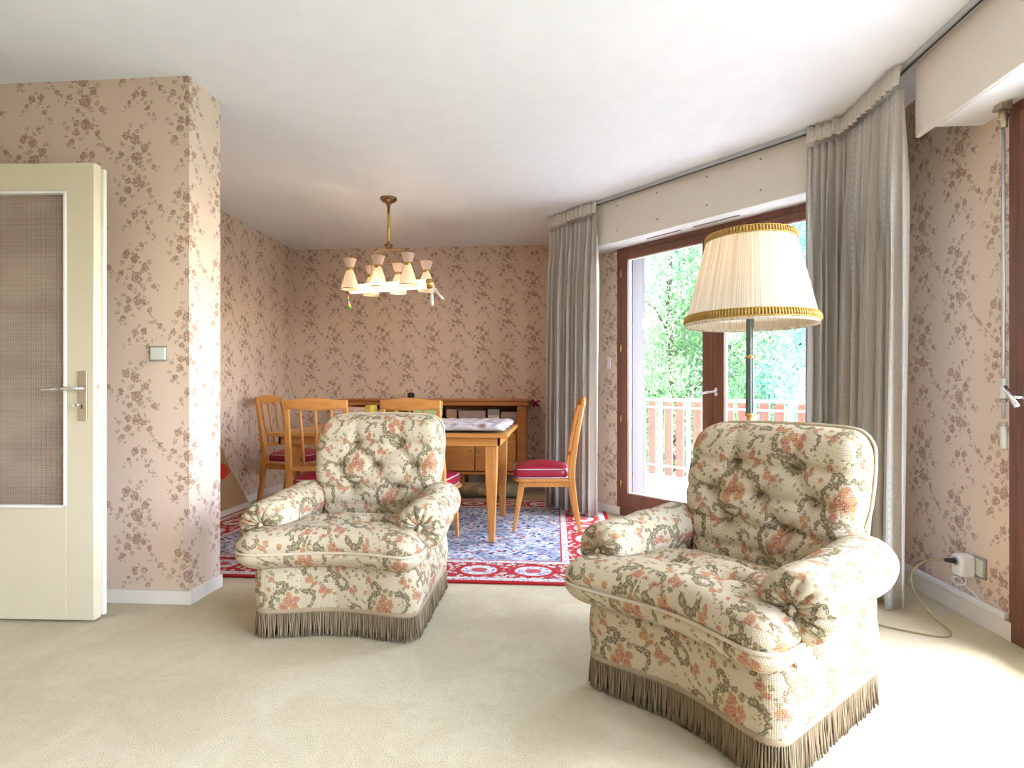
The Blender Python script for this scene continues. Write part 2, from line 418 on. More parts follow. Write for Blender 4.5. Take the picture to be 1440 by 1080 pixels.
M['pole'] = plain('green_grey_lacquer', (.115, .14, .125), .35, .5, .2)
M['gold'] = plain('gold_braid', (.47, .28, .065), .5, .4, nb=.002, bsc=260)
M['shade'] = mat_translucent('pleated_silk', (.86, .80, .69), .45, pleat_shading=260)
M['alu'] = plain('aluminium_rail', (.52, .54, .56), .35, .5, .6)
M['black'] = plain('black_plastic', (.02, .02, .022), .4, .4)
M['plug'] = plain('white_plastic', (.78, .77, .80), .35, .4)
M['socket'] = plain('ivory_plastic', (.60, .62, .54), .4, .4)
M['sockfr'] = plain('grey_plastic', (.30, .29, .26), .4, .4)
M['cord'] = plain('brown_cord', (.30, .22, .11), .5, .3)
M['glass'] = mat_glass('window_glass', (.97, .99, .99), .05)
M['obs'] = mat_obscure()
M['card'] = plain('cardboard', (.36, .23, .125), .8, .1)
M['strip'] = plain('pale_strip', (.60, .53, .47), .6, .2)
M['bulb'] = mat_emit('lit_tube', (1, .80, .52), .9)
M['opal'] = mat_translucent('opal_glass_shade', (.85, .74, .62), .5, emit=.18, ec=(1, .72, .45))
M['mesh'] = mat_translucent('patterned_glass_cup', (.68, .55, .49), .5, emit=.05, ec=(1, .7, .5))
M['deck'] = mat_wood('weathered_deck', (.55, .53, .50), (.70, .68, .65), .8, axis=0, spec=.1)
M['rail'] = plain('white_rail_paint', (.80, .80, .80), .5, .3)
M['slat'] = mat_wood('red_brown_board', (.25, .075, .05), (.34, .12, .08), .7)
M['render'] = plain('outside_render', (.62, .58, .52), .9, .1)
M['partition'] = plain('grey_partition', (.10, .085, .095), .7, .2)
M['grass'] = mat_plain2('lawn', lambda t: t.color(t.mix(t.sm(t.noise(t.oc(), 2, 3), .3, .7), (.14, .20, .10), (.24, .31, .16))))
def leafmat(name, a, b):
    t = NT(name, .5, .3)
    n = t.noise(t.oc(), 1.1, 3)
    c = t.mix(t.sm(n, .35, .65), a, b); t.color(c)
    tr = t.node('ShaderNodeBsdfTranslucent'); t.put(tr.inputs[0], c)
    mx = t.node('ShaderNodeMixShader'); mx.inputs[0].default_value = .4
    out = t.nt.nodes['Material Output']
    t.nt.links.new(t.b.outputs[0], mx.inputs[1]); t.nt.links.new(tr.outputs[0], mx.inputs[2]); t.nt.links.new(mx.outputs[0], out.inputs[0])
    return t.mat
M['leafa'] = leafmat('leaves_yellow_green', (.18, .34, .13), (.40, .54, .28))
M['leafb'] = leafmat('leaves_blue_green', (.09, .22, .17), (.26, .42, .33))
M['bark'] = plain('bark', (.10, .07, .06), .9, .1)

# ------------------------------------------------------------------ room
H = 2.5
YB = 5.85                       # back wall
XL2 = -2.76                     # left wall of the dining part
XL1 = -2.95                     # left wall of the living part
YC0, YC1, XC = 2.57, 2.82, -1.724   # wall stub (column)
XR = 1.84                       # right wall
YN = -3.6                       # wall behind the camera
# diagonal window wall A : header face line and wall line
HA0 = Vector((.371, 4.543)); dA = Vector((.687, -.727)).normalized(); nA = Vector((-dA.y, dA.x))  # nA points outwards
WA0 = HA0 + nA * .205
def A(t, off=0.0): p = WA0 + dA * t + nA * off; return p.x, p.y
def wallquad(mb, p, q, z0, z1, th, side, u0=0.0):
    """wall slab from p to q (xy), thickness th to the given side (unit normal away from the room)"""
    p = Vector(p); q = Vector(q); n = Vector(side) * th
    L = (q - p).length
    a, b, c, d = p, q, q + n, p + n
    o = len(mb.v)
    mb.v += [(a.x, a.y, z0), (b.x, b.y, z0), (b.x, b.y, z1), (a.x, a.y, z1), (d.x, d.y, z0), (c.x, c.y, z0), (c.x, c.y, z1), (d.x, d.y, z1)]
    uvq = [(u0, z0), (u0 + L, z0), (u0 + L, z1), (u0, z1)]
    mb.face([o, o+1, o+2, o+3], uvq); mb.face([o+5, o+4, o+7, o+6], uvq)
    mb.face([o+1, o+5, o+6, o+2], [(u0+L, z0), (u0+L+th, z0), (u0+L+th, z1), (u0+L, z1)])
    mb.face([o+4, o, o+3, o+7], [(u0-th, z0), (u0, z0), (u0, z1), (u0-th, z1)])
    mb.face([o+3, o+2, o+6, o+7]); mb.face([o+4, o+5, o+1, o])
    return mb
# floor polygon covers the room
fl = MB()
cor_b = (.09, YB)
tA_b = (.09 - WA0.x) / dA.x                     # where the window wall starts on the return wall
tA_e = (XR - WA0.x) / dA.x                      # where it meets the right wall
pb = A(tA_b); pe = A(tA_e)
foot = [(XL1, YN), (XR, YN), (XR, pe[1]), pb, (pb[0], YB), (XL2, YB), (XL2, YC0), (XL1, YC0)]
def big(pts, g=.28):
    cx = sum(p[0] for p in pts) / len(pts); cy = sum(p[1] for p in pts) / len(pts)
    return [(p[0] + (g if p[0] > cx else -g), p[1] + (g if p[1] > cy else -g)) for p in pts]
outer = [(XL1 - .2, YN - .2), (XR + .2, YN - .2), (XR + .2, pe[1] + .06), (pb[0] + .22, pb[1] + .06), (pb[0] + .2, YB + .2), (XL2 - .2, YB + .2), (XL2 - .2, YC0 + .2), (XL1 - .2, YC0 + .2)]
struct(fl.prism(outer, -.2, 0).build('floor', M['carpet']))
struct(MB().prism(outer, H, H + .2).build('ceiling', M['ceiling']))
w = MB(); wallquad(w, (XL2 - .2, YB), (pb[0] + .2, YB), 0, H, .2, (0, 1)); struct(w.build('wall_back', M['wall']))
w = MB(); wallquad(w, (XL2, YC1 - .02), (XL2, YB), 0, H, .2, (-1, 0), .12); struct(w.build('wall_left', M['wall']))
w = MB(); wallquad(w, (XL1, YC0), (XC, YC0), 0, H, YC1 - YC0, (0, 1), .205); struct(w.build('wall_stub', M['wall']))
# left wall of the living part with the doorway the leaf belongs to
DY0, DY1 = 1.36, 2.24
w = MB()
wallquad(w, (XL1, YN), (XL1, DY0), 0, H, .2, (-1, 0)); wallquad(w, (XL1, DY1), (XL1, YC0 + .2), 0, H, .2, (-1, 0)); wallquad(w, (XL1, DY0), (XL1, DY1), 2.04, H, .2, (-1, 0))
struct(w.build('wall_left_near', M['wall']))
w = MB()   # hallway seen only through the doorway
w.box((XL1 - 1.4, DY0 - .3, 0), (XL1 - 1.3, DY1 + .3, H)); w.box((XL1 - 1.4, DY0 - .4, 0), (XL1 - .2, DY0 - .3, H)); w.box((XL1 - 1.4, DY1 + .3, 0), (XL1 - .2, DY1 + .4, H)); w.box((XL1 - 1.4, DY0 - .4, H), (XL1 - .2, DY1 + .4, H + .1)); w.box((XL1 - 1.4, DY0 - .4, -.1), (XL1 - .2, DY1 + .4, 0))
struct(w.build('wall_hallway', M['cream']))
# wall behind the camera with a wide window
w = MB(); wallquad(w, (XL1 - .2, YN), (XR + .2, YN), 0, H, .2, (0, -1)); struct(w.build('wall_front', M['wall']))
# return wall behind the left curtain and the strip beside window A
w = MB(); wallquad(w, (pb[0], YB), (pb[0], pb[1]), 0, H, .2, (1, 0)); struct(w.build('wall_return', M['wall']))
T0, T1 = -.012, 1.73            # frame A spans these
w = MB()
wallquad(w, A(tA_b), A(T0), 0, H, .2, nA, .1); wallquad(w, A(T1), A(tA_e + .03), 0, H, .2, nA); wallquad(w, A(T0), A(T1), 2.165, H, .2, nA)
struct(w.build('wall_window', M['wall']))
# right wall B: wallpaper between corner and French window, openings further towards the camera
BO1, BO0 = 2.44, -1.5          # French windows from Y=BO0 to BO1
w = MB()
wallquad(w, (XR, pe[1] + .04), (XR, BO1), 0, H, .2, (1, 0), .06); wallquad(w, (XR, BO1), (XR, BO0), 2.165, H, .2, (1, 0)); wallquad(w, (XR, BO0), (XR, YN - .2), 0, H, .2, (1, 0))
struct(w.build('wall_right', M['wall']))
# shutter-box headers (cream boards above the windows)
ZH = 2.156
def slabA(mb, t0, t1, o0, o1, z0, z1):
    P = [HA0 + dA*t0 + nA*o0, HA0 + dA*t1 + nA*o0, HA0 + dA*t1 + nA*o1, HA0 + dA*t0 + nA*o1]
    mb.prism([(p.x, p.y) for p in P], z0, z1)
tB = (1.63 - HA0.x) / dA.x     # header A ends where it meets header B's face plane
ta0 = (.10 - HA0.x) / dA.x
hb = MB(); slabA(hb, ta0, tB - .0, 0, .02, ZH, H - .001)
hA = struct(hb.build('trim_1', M['cream'], bevel=.002))
sb = MB(); slabA(sb, ta0, tB, .02, .205, ZH + .0, ZH + .02); struct(sb.build('trim_2', M['white']))
vb = MB(); slabA(vb, .36, .66, .10, .112, ZH - .006, ZH); slabA(vb, .76, 1.10, .10, .112, ZH - .006, ZH)
tag(vb.build('ventilation_grille', M['sockfr']), None); o = bpy.data.objects['ventilation_grille']; o.parent = bpy.data.objects['trim_2']
for t_ in (.16, .53, .93, 1.30):
    for z_ in (2.24, 2.43):
        p = HA0 + dA * t_ - nA * .001
        q = p - nA * .006
        MB().tube([(p.x, p.y, z_), (q.x, q.y, z_)], .006, 8).build('screw', M['sockfr'], hA)
yb_end = 2.60
hb = MB(); hb.box((1.63, YN, ZH), (1.65, yb_end + .11, H - .001)); struct(hb.build('trim_3', M['cream'], bevel=.004))
hb = MB(); hb.box((1.65, YN, ZH), (XR, yb_end, ZH + .02)); hb.box((1.65, yb_end - .02, ZH + .02), (XR, yb_end, H - .001)); struct(hb.build('trim_4', M['white']))
# curtain rail : one aluminium track following both walls
def railpt(off):
    a = HA0 + dA * ((-.0 - HA0.x) / dA.x) - nA * off
    xB = 1.63 - off
    tb = ((xB - HA0.x) + nA.x * off) / dA.x
    b = HA0 + dA * tb - nA * off
    return a, b, Vector((xB, -2.6))
rl = MB()
for off, wd in ((.035, .030),):
    a, b, c = railpt(off)
    n1 = nA; n2 = Vector((1, 0)); h = wd / 2
    a0, a1 = railpt(off - h), railpt(off + h)
    R = []
    for k in range(3):
        p, q = a0[k], a1[k]
        R.append([(q.x, q.y, H - .026), (p.x, p.y, H - .026), (p.x, p.y, H - .002), (q.x, q.y, H - .002)])
    rl.rings(R, True, True, True)
    g0, g1 = railpt(off - .004), railpt(off + .004)
ro = thing('curtain_rail', 'long aluminium curtain rail fixed to the ceiling along both window walls', 'curtain rail', (1.0, 3.8, H))
o = rl.build('track', M['alu'], ro); o.location = (-1.0, -3.8, -H)
gl = MB(); R = []
for k in range(3):
    p, q = g0[k], g1[k]
    R.append([(q.x, q.y, H - .029), (p.x, p.y, H - .029), (p.x, p.y, H - .0255), (q.x, q.y, H - .0255)])
gl.rings(R, True, True, True); o = gl.build('groove', M['black'], ro); o.location = (-1.0, -3.8, -H)
# skirting boards
def skirt(name, p, q, n, h=.065, th=.014, extra=0):
    p = Vector(p); q = Vector(q); n = Vector(n).normalized() * th; d = (q - p).normalized() * extra
    p = p - d; q = q + d
    a, b, c, e = p, q, q + n, p + n
    mb = MB(); mb.prism([(a.x, a.y), (b.x, b.y), (c.x, c.y), (e.x, e.y)], 0, h)
    return struct(mb.build(name, M['basew'], bevel=.003))
skirt('baseboard_back', (XL2 + .014, YB), (pb[0] - .014, YB), (0, -1))
skirt('baseboard_left', (XL2, YC1), (XL2, YB), (1, 0))
skirt('baseboard_stub', (XL1 + .014, YC0), (XC + .014, YC0), (0, -1))
skirt('baseboard_stub_side', (XC, YC0), (XC, YC1), (1, 0), extra=0)
skirt('baseboard_window', A(tA_b + .02), A(T0 + .03), -nA)
skirt('baseboard_right', (XR, pe[1] - .02), (XR, BO1 - .012), (-1, 0), h=.078)
skirt('baseboard_left_near', (XL1, YN), (XL1, DY0 - .08), (1, 0))
tr = MB(); tr.box((XR - .022, BO1 + .012, .080), (XR, pe[1] - .05, .108)); 
tag(tr.build('cable_duct', M['white'], bevel=.004), 'white plastic cable duct running along the top of the right skirting board', 'cable duct')

# ------------------------------------------------------------------ window A (balcony French window)
ZG0, ZG1 = .187, 2.056
wA = struct(thing('window_1', None, None)); 
def fA(mb, t0, t1, o0, o1, z0, z1):
    P = [A(t0, o0), A(t1, o0), A(t1, o1), A(t0, o1)]; mb.prism(P, z0, z1)
f = MB()
fA(f, T0, .045, -.008, .06, .0, ZH + .012); fA(f, T1 - .06, T1, -.008, .06, 0, ZH + .012); fA(f, .045, T1 - .06, -.008, .06, 2.115, ZH + .012); fA(f, .045, T1 - .06, -.008, .07, 0, .055)
f.build('window_frame', M['frame'], wA, bevel=.003)
def leafA(t0, t1, g0, g1):
    l = MB()
    fA(l, t0, g0, -.02, .035, .06, 2.11); fA(l, g1, t1, -.02, .035, .06, 2.11); fA(l, g0, g1, -.02, .035, ZG1, 2.11); fA(l, g0, g1, -.02, .035, .06, ZG0)
    lo = l.build('casement', M['frame'], wA, bevel=.004)
    g = MB(); fA(g, g0 - .005, g1 + .005, .005, .009, ZG0 - .005, ZG1 + .005); g.build('pane', M['glass'], lo)
    b = MB(); fA(b, g0, g0 + .006, -.004, .02, ZG0, ZG1); fA(b, g1 - .006, g1, -.004, .02, ZG0, ZG1); fA(b, g0, g1, -.004, .02, ZG1 - .006, ZG1); fA(b, g0, g1, -.004, .02, ZG0, ZG0 + .006)
    b.build('glazing_bead', M['white'], lo)
    return lo
l1 = leafA(.048, .858, .107, .776); l2 = leafA(.861, 1.667, .942, 1.608)
def hinge(par, t, z):
    p = A(t, -.026); MB().tube([(p[0], p[1], z - .03), (p[0], p[1], z + .03)], .006, 8).build('hinge', M['brass'], par, True)
for z in (.26, .78, 1.35, 1.95): hinge(l1, .046, z)
def handle(par, P, d, n, z, L=.085, tilt=-.35):
    """escutcheon + lever; P xy on the stile face, d along the stile plane, n into the room"""
    P = Vector(P); m = MB()
    Pn = [P - d*.011 , P + d*.011, P + d*.011 + n*.006, P - d*.011 + n*.006]
    m.prism([(q.x, q.y) for q in Pn], z - .028, z + .028); e = m.build('escutcheon', M['chrome'], par, bevel=.003)
    m = MB(); a = P + n*.005; b = P + n*.045; 
    m.tube([(a.x, a.y, z), (b.x, b.y, z)], .007, 8)
    c = b - d*.02; e2 = b + d*L*-1.0
    s0 = b + d*.02
    m.tube([(s0.x, s0.y, z + .008), (b.x, b.y, z), (e2.x, e2.y, z + tilt*L)], [.008, .009, .007], 8)
    return m.build('window_handle', M['chrome'], par, True)
handle(l1, A(.885, -.022), dA, -nA, 1.0, .095, -.12)
# outer reveal (render) of wall A
# ------------------------------------------------------------------ windows B
wB = struct(thing('window_2', None, None))
f = MB()
f.box((XR - .012, BO1 - .06, 0), (XR + .06, BO1, ZH + .01)); f.box((XR - .012, BO0, 0), (XR + .06, BO0 + .06, ZH + .01)); f.box((XR - .012, BO0 + .06, 2.115), (XR + .06, BO1 - .06, ZH + .01)); f.box((XR - .012, BO0 + .06, 0), (XR + .06, BO1 - .06, .055))
f.build('window_frame', M['frame'], wB, bevel=.003)
n = 5; span = (BO1 - .06 - (BO0 + .06)) / n
for k in range(n):
    y1 = BO1 - .06 - span * k - .002; y0 = y1 - span + .004
    l = MB()
    l.box((XR - .024, y0, .06), (XR + .035, y0 + .085, 2.11)); l.box((XR - .024, y1 - .085, .06), (XR + .035, y1, 2.11)); l.box((XR - .024, y0 + .085, 2.03), (XR + .035, y1 - .085, 2.11)); l.box((XR - .024, y0 + .085, .06), (XR + .035, y1 - .085, .18))
    lo = l.build('casement', M['frame'], wB, bevel=.004)
    g = MB(); g.box((XR + .005, y0 + .08, .175), (XR + .009, y1 - .08, 2.035)); g.build('pane', M['glass'], lo)
    if k == 0:
        yy, zz_ = y1 - .045, .985
        h = MB(); h.box((XR - .030, yy - .011, zz_ - .030), (XR - .024, yy + .011, zz_ + .030)); h.build('escutcheon', M['chrome'], lo, bevel=.002)
        h = MB(); h.tube([(XR - .028, yy, zz_), (XR - .075, yy + .005, zz_)], .007, 8); h.build('handle_stem', M['chrome'], lo, True)
        h = MB(); h.tube([(XR - .078, yy + .040, zz_ + .042), (XR - .080, yy + .005, zz_), (XR - .078, yy - .022, zz_ - .036)], [.008, .009, .010], 10); h.build('window_handle', M['chrome'], lo, True)
# ------------------------------------------------------------------ roller-shutter crank
cr = thing('shutter_crank', 'grey crank rod of the roller shutter hanging beside the right French window', 'crank', (1.785, 2.41, 1.0))
cx, cy = 0, 0
m = MB(); m.tube([(0, 0, -.10), (0, 0, 1.06)], .0065, 8); m.build('rod', M['alu'], cr, True)
m = MB(); m.tube([(0, 0, 1.06), (0, 0, 1.13)], .014, 10); m.tube([(-.012, 0, 1.085), (.012, .0, 1.11)], .012, 8); m.build('gimbal_joint', M['nickel'], cr, True)
m = MB(); m.tube([(.0, -.04, 1.148), (0, .05, 1.148)], .006, 6); m.box((-.02, -.02, 1.13), (.02, .02, 1.155)); m.build('bracket', M['nickel'], cr)
for a_, b_ in ((-.03, .06), (-.22, -.13)): MB().tube([(0, 0, a_), (0, 0, b_)], .0115, 10).build('grip', M['socket'], cr, True)
for a_, b_ in ((-.035, -.022), (-.13, -.115)): MB().tube([(0, 0, a_), (0, 0, b_)], .013, 10).build('collar', M['nickel'], cr, True)

# ------------------------------------------------------------------ left door leaf
dr = struct(thing('door_1', None, None, (-1.997, 2.329, 0)))
dr.rotation_euler.z = math.radians(2.2)
def dbox(mb, x0, x1, z0, z1, y0=.0, y1=.042): mb.box((x0, y0, z0), (x1, y1, z1))
GX0, GX1, GZ0, GZ1 = -.80, -.122, .50, 1.882
m = MB(); DX = -.93
dbox(m, GX1, 0, .012, 2.003); dbox(m, DX, GX0, .012, 2.003); dbox(m, GX0, GX1, .012, GZ0); dbox(m, GX0, GX1, GZ1, 2.003)
m.build('door_leaf', M['door'], dr, bevel=.003)
m = MB(); m.box((-.93, .042, .022), (.012, .062, 1.99)); 
m2 = MB(); m2.box((GX1, .042, .02), (.013, .060, 1.99)); m2.box((DX, .042, .02), (GX0, .060, 1.99)); m2.box((GX0, .042, .02), (GX1, .060, GZ0)); m2.box((GX0, .042, GZ1), (GX1, .060, 1.99))
m2.build('door_rebate', M['dooredge'], dr, bevel=.003)
m = MB(); bd = .012
for (a, b, c, d) in ((GX0, GX1, GZ0, GZ0 + bd), (GX0, GX1, GZ1 - bd, GZ1), (GX0, GX0 + bd, GZ0, GZ1), (GX1 - bd, GX1, GZ0, GZ1)):
    m.box((a, -.005, c), (b, .02, d))
m.build('glazing_bead', M['white'], dr, bevel=.002)
m = MB(); m.box((GX0, .022, GZ0), (GX1, .028, GZ1)); m.build('obscure_glass', M['obs'], dr)
m = MB(); m.box((-.063, -.008, .880), (-.027, 0, 1.096)); pl = m.build('door_plate', M['nickel'], dr, bevel=.002)
m = MB(); m.tube([(-.034, -.008, 1.020), (-.034, -.045, 1.020)], .009, 10)
m.tube([(-.030, -.048, 1.020), (-.085, -.05, 1.020), (-.19, -.052, 1.014)], [.0085, .009, .0055], 10); m.build('door_handle', M['chrome'], dr, True)
m = MB(); m.box((-.05, -.0095, .932), (-.044, -.007, .952)); m.build('keyhole', M['black'], pl)
m = MB(); m.tube([(-.047, -.008, .948), (-.052, -.03, .948)], .003, 6)
m.tube([(-.055 + .011*cos(a*PI/6), -.032, .948 + .011*sin(a*PI/6)) for a in range(13)], .0025, 6); m.build('key', M['chrome'], pl, True)
m = MB(); m.box((-.0005, .012, 1.02), (.0025, .030, 1.038)); m.box((-.0005, .014, .945), (.0015, .022, .975)); m.build('latch', M['chrome'], dr)
# door casing in the left wall
m = MB()
for y0, y1 in ((DY0 - .06, DY0 + .01), (DY1 - .01, DY1 + .06)): m.box((XL1 - .2, y0, 0), (XL1 + .012, y1, 2.06))
m.box((XL1 - .2, DY0 - .06, 2.03), (XL1 + .012, DY1 + .06, 2.10)); struct(m.build('trim_5', M['dooredge'], bevel=.003))
# light switch on the stub wall
sw = thing('light_switch', 'square beige light switch on the wallpaper beside the glazed door', 'light switch', (-1.872, YC0, 1.186))
m = MB(); m.box((-.044, -.008, -.036), (.044, 0, .036)); m.build('switch_plate', M['sockfr'], sw, bevel=.003)
m = MB(); m.box((-.037, -.015, -.029), (.037, -.004, .029)); m.build('rocker', M['socket'], sw, bevel=.003)
# thermostat-like white switch on strip left of window A
p = A(-.10)
m = MB(); m.prism([(A(-.115)), (A(-.08)), (A(-.08, -.012)), (A(-.115, -.012))], 1.19, 1.285)
tag(m.build('shutter_switch', M['white'], bevel=.003), 'small white wall switch between the left curtain and the balcony window', 'switch')

# ------------------------------------------------------------------ rug
m = MB(); hx, hy = (RUGX1 - RUGX0) / 2, (RUGY1 - RUGY0) / 2
rcx, rcy = (RUGX0 + RUGX1) / 2, (RUGY0 + RUGY1) / 2
kA = lambda X: WA0.y - .06 + (X - WA0.x) / dA.x * dA.y
xk = WA0.x + (RUGY1 - WA0.y + .06) / dA.y * dA.x
m.prism([(-hx, -hy), (hx, -hy), (hx, kA(RUGX1) - rcy), (xk - rcx, hy), (-hx, hy)], .001, .011)
tag(m.build('oriental_rug', M['rug'], loc=((RUGX0 + RUGX1) / 2, (RUGY0 + RUGY1) / 2, 0), bevel=.003), 'large red and blue oriental rug under the dining table', 'rug')

# ------------------------------------------------------------------ armchairs
def rbox(a, b, r, n=(20, 20, 10), warp=None, name=None):
    """rounded box as MB; a,b corners, r rounding radius; warp(p, face) moves points; uv in metres"""
    mb = MB(); a = Vector(a); b = Vector(b); c = (a + b) / 2; h = (b - a) / 2
    for ax in range(3):
        for sg in (-1, 1):
            u, v = [(1, 2), (2, 0), (0, 1)][ax]
            nu, nv = n[u], n[v]; o = len(mb.v); raws = []
            for i in range(nu + 1):
                for j in range(nv + 1):
                    p = [0, 0, 0]
                    # denser sampling near edges
                    fu = -1 + 2 * i / nu; fv = -1 + 2 * j / nv
                    fu = sin(fu * PI / 2) * .35 + fu * .65; fv = sin(fv * PI / 2) * .35 + fv * .65
                    p[ax] = sg * h[ax]; p[u] = fu * h[u]; p[v] = fv * h[v]
                    p = Vector(p)
                    rr = Vector((min(r[k] if isinstance(r, (list, tuple)) else r, h[k]) for k in range(3)))
                    q = Vector((max(-(h[k] - rr[k]), min(h[k] - rr[k], p[k])) for k in range(3)))
                    d = Vector(((p[k] - q[k]) / rr[k] for k in range(3)))
                    L = d.length
                    if L > 1e-6: d = d / L
                    P = Vector((q[k] + d[k] * rr[k] for k in range(3))) + c
                    raws.append((P.copy(), ax))
                    if warp: P = warp(P, ax, sg)
                    mb.v.append(tuple(P))
            for i in range(nu):
                for j in range(nv):
                    idx = [o + i*(nv+1) + j, o + (i+1)*(nv+1) + j, o + (i+1)*(nv+1) + j + 1, o + i*(nv+1) + j + 1]
                    def UV(k):
                        P = raws[k - o][0]
                        return ((P.y, P.z), (P.x, P.z), (P.x, P.y))[ax] if ax != 2 else (P.x, P.y + .1)
                    if sg < 0: idx = idx[::-1]
                    mb.face(idx, [UV(k) for k in idx])
    return mb
def weld(o, d=.0004):
    md = o.modifiers.new('Weld', 'WELD'); md.merge_threshold = d
    # weld first
    return o

def front_curve(x, hw=.335, y0=-.335, dip=.05):
    t = x / hw
    return y0 + dip * (cos(t * PI * .5) ** 2 if abs(t) < 1 else 0)
def armchair(name, label, loc, rz):
    root = thing(name, label, 'armchair', loc, rz, None)
    T = M['tap']
    hw, yb = .335, .335
    # ---- outline of the base, counter-clockwise starting front-left
    def outline(off=0.0, step=.0125):
        pts = []; r = .05
        N = 60
        for k in range(N + 1):
            x = lerp(-(hw - r), hw - r, k / N); pts.append((x, front_curve(x)))
        for k in range(1, 9):
            a = -PI/2 + PI/2*k/8; pts.append((hw - r + r*cos(a), front_curve(hw - r) + r + r*sin(a)))
        y1 = front_curve(hw - r) + r
        for k in range(1, 41): pts.append((hw, lerp(y1, yb - r, k/40)))
        for k in range(1, 9):
            a = PI/2*k/8; pts.append((hw - r + r*cos(a), yb - r + r*sin(a)))
        for k in range(1, 41): pts.append((lerp(hw - r, -(hw - r), k/40), yb))
        for k in range(1, 9):
            a = PI/2 + PI/2*k/8; pts.append((-(hw - r) + r*cos(a), yb - r + r*sin(a)))
        for k in range(1, 41): pts.append((-hw, lerp(yb - r, y1, k/40)))
        for k in range(1, 8):
            a = PI + PI/2*k/8; pts.append((-(hw - r) + r*cos(a), y1 + r*sin(a)))
        if off:
            out = []; n = len(pts)
            for i, p in enumerate(pts):
                a = pts[i-1]; b = pts[(i+1) % n]; d = Vector((b[0]-a[0], b[1]-a[1])).normalized()
                out.append((p[0] + d.y*off, p[1] - d.x*off))
            pts = out
        return pts
    base = outline(); n = len(base)
    L = [0]
    for k in range(n): 
        a = base[k]; b = base[(k+1) % n]; L.append(L[-1] + math.dist(a, b))
    # ---- body, softly gathered
    zs = [.095, .11, .13, .17, .215, .26, .29, .305]
    R = []
    for z in zs:
        f = (z - .095) / .21; bulge = .018 * sin(PI * min(1, max(0, f))) ** .6 if 0 < f < 1 else 0
        if z == zs[-1]: bulge = -.02
        ring = []
        for k, p in enumerate(base):
            a = base[k-1]; b = base[(k+1) % n]; d = Vector((b[0]-a[0], b[1]-a[1])).normalized()
            gather = .006 * (abs(sin(L[k] * 22)) ** .5) * (1 if 0 < f < 1 else 0)
            o_ = bulge + gather - .008
            ring.append((p[0] + d.y*o_, p[1] - d.x*o_, z))
        R.append(ring)
    m = MB(); m.rings(R, True, True, True, uv=lambda i, k: (L[min(k, n)], zs[i] + .03))
    m.build('body', T, root, True)
    # ---- side panels under the arms and the outer back
    for s in (-1, 1):
        def wp(P, ax, sg):
            P = P.copy(); P.x += s * .006 * sin((P.y) * 40) * (1 if abs(P.x) > .33 else 0); return P
        m = rbox((s*.30 - .045, -.262, .27), (s*.30 + .045, .315, .455), .02, (6, 24, 8), wp)
        weld(m.build('side_panel', T, root, True))
    # ---- arms : rolled bolsters with gathered fronts
    for s in (-1, 1):
        m = MB(); N = 112; cx = s * .338
        prof = []   # (y, radius, pleat amplitude, v)
        y0 = -.275
        prof += [(y0 + .006, .004, 0, 0), (y0 + .002, .014, .0, .014), (y0 - .002, .022, .006, .022), (y0 - .006, .034, .011, .034), (y0 - .008, .050, .014, .05), (y0 - .006, .066, .013, .066), (y0 + .001, .080, .009, .083), (y0 + .010, .090, .004, .100), (y0 + .016, .096, .001, .108), (y0 + .024, .0985, 0, .118), (y0 + .032, .097, 0, .126), (y0 + .06, .101, 0, .15)]
        for k in range(1, 13):
            yy = lerp(y0 + .06, .20, k/12); prof.append((yy, lerp(.101, .090, k/12) + .003*sin(k*1.3), 0, .15 + (yy - y0 - .06)))
        prof += [(.235, .083, 0, .62), (.262, .06, 0, .65), (.272, .02, 0, .69), (.273, .002, 0, .7)]
        R = []; 
        for (yy, r, pl_, v) in prof:
            zc = lerp(.445, .475, sstep(-.25, .27, yy))
            ring = []
            for k in range(N):
                a = 2*PI*k/N
                pa = pl_ * (abs(sin(a * 7 + .5*sin(a*2))) ** .6 - .5) 
                ex = 1.04; ez = .97
                ring.append((cx + s*0 + (r*ex)*cos(a), yy - pa, zc + (r*ez)*sin(a)))
            R.append(ring)
        m.rings(R, True, True, True, uv=lambda i, k: ((k/N)*.62 * (s) + .1*s, prof[i][3] * 1.0))
        if s > 0:
            pass
        ar = m.build('arm', T, root, True)
        b = MB(); b.lathe([(.0005, -.012), (.011, -.008), (.016, 0), (.011, .007), (.0005, .009)], (0, 0, 0), 16)
        bo = b.build('button', T, ar, True); bo.rotation_euler.x = PI/2; bo.location = (cx, y0 - .006, .4435)
    # ---- seat cushion with wings in front of the arms
    bt = [(-.10, -.17), (.11, -.16), (-.115, .0), (.12, .0)]
    def seatw(P, ax, sg):
        P = P.copy(); x, y, z = P
        k = sstep(-.245, -.16, y); sc = lerp(1.0, .66, k); 
        if y > -.30: pass
        P.x = x * sc
        # front dips inwards in the middle
        fr = sstep(.1, -.40, y)
        P.y += fr * .055 * (cos(min(1, abs(x) / .39) * PI / 2) ** 2)
        # crown and slope
        top = sstep(.34, .44, z)
        P.z += top * (.022 * (cos(min(1, abs(P.x) / .30) * PI/2)) * sstep(.25, -.1, y) - .035 * sstep(-.1, .2, y))
        P.z += top * .012 * abs(x/.39)**2 * sstep(-.15, -.3, y)
        for bx, by in bt:
            d2 = ((P.x - bx)**2 + (P.y - by)**2); P.z -= top * .028 * math.exp(-d2 / .0012)
            P.z -= top * .007 * math.exp(-((P.y - by)**2) / .00025)
        # gathered lower front
        low = sstep(.36, .30, z) * sstep(-.33, -.41, y)
        P.y += low * .012
        # waist at the piping
        wst = math.exp(-((z - .366)/.012)**2)
        if y < -.18 or abs(x) > .3: 
            P.y += wst * .010 * sstep(-.3, -.4, y); P.x -= wst * .010 * (1 if x > 0 else -1) * (abs(x) > .3) 
        return P
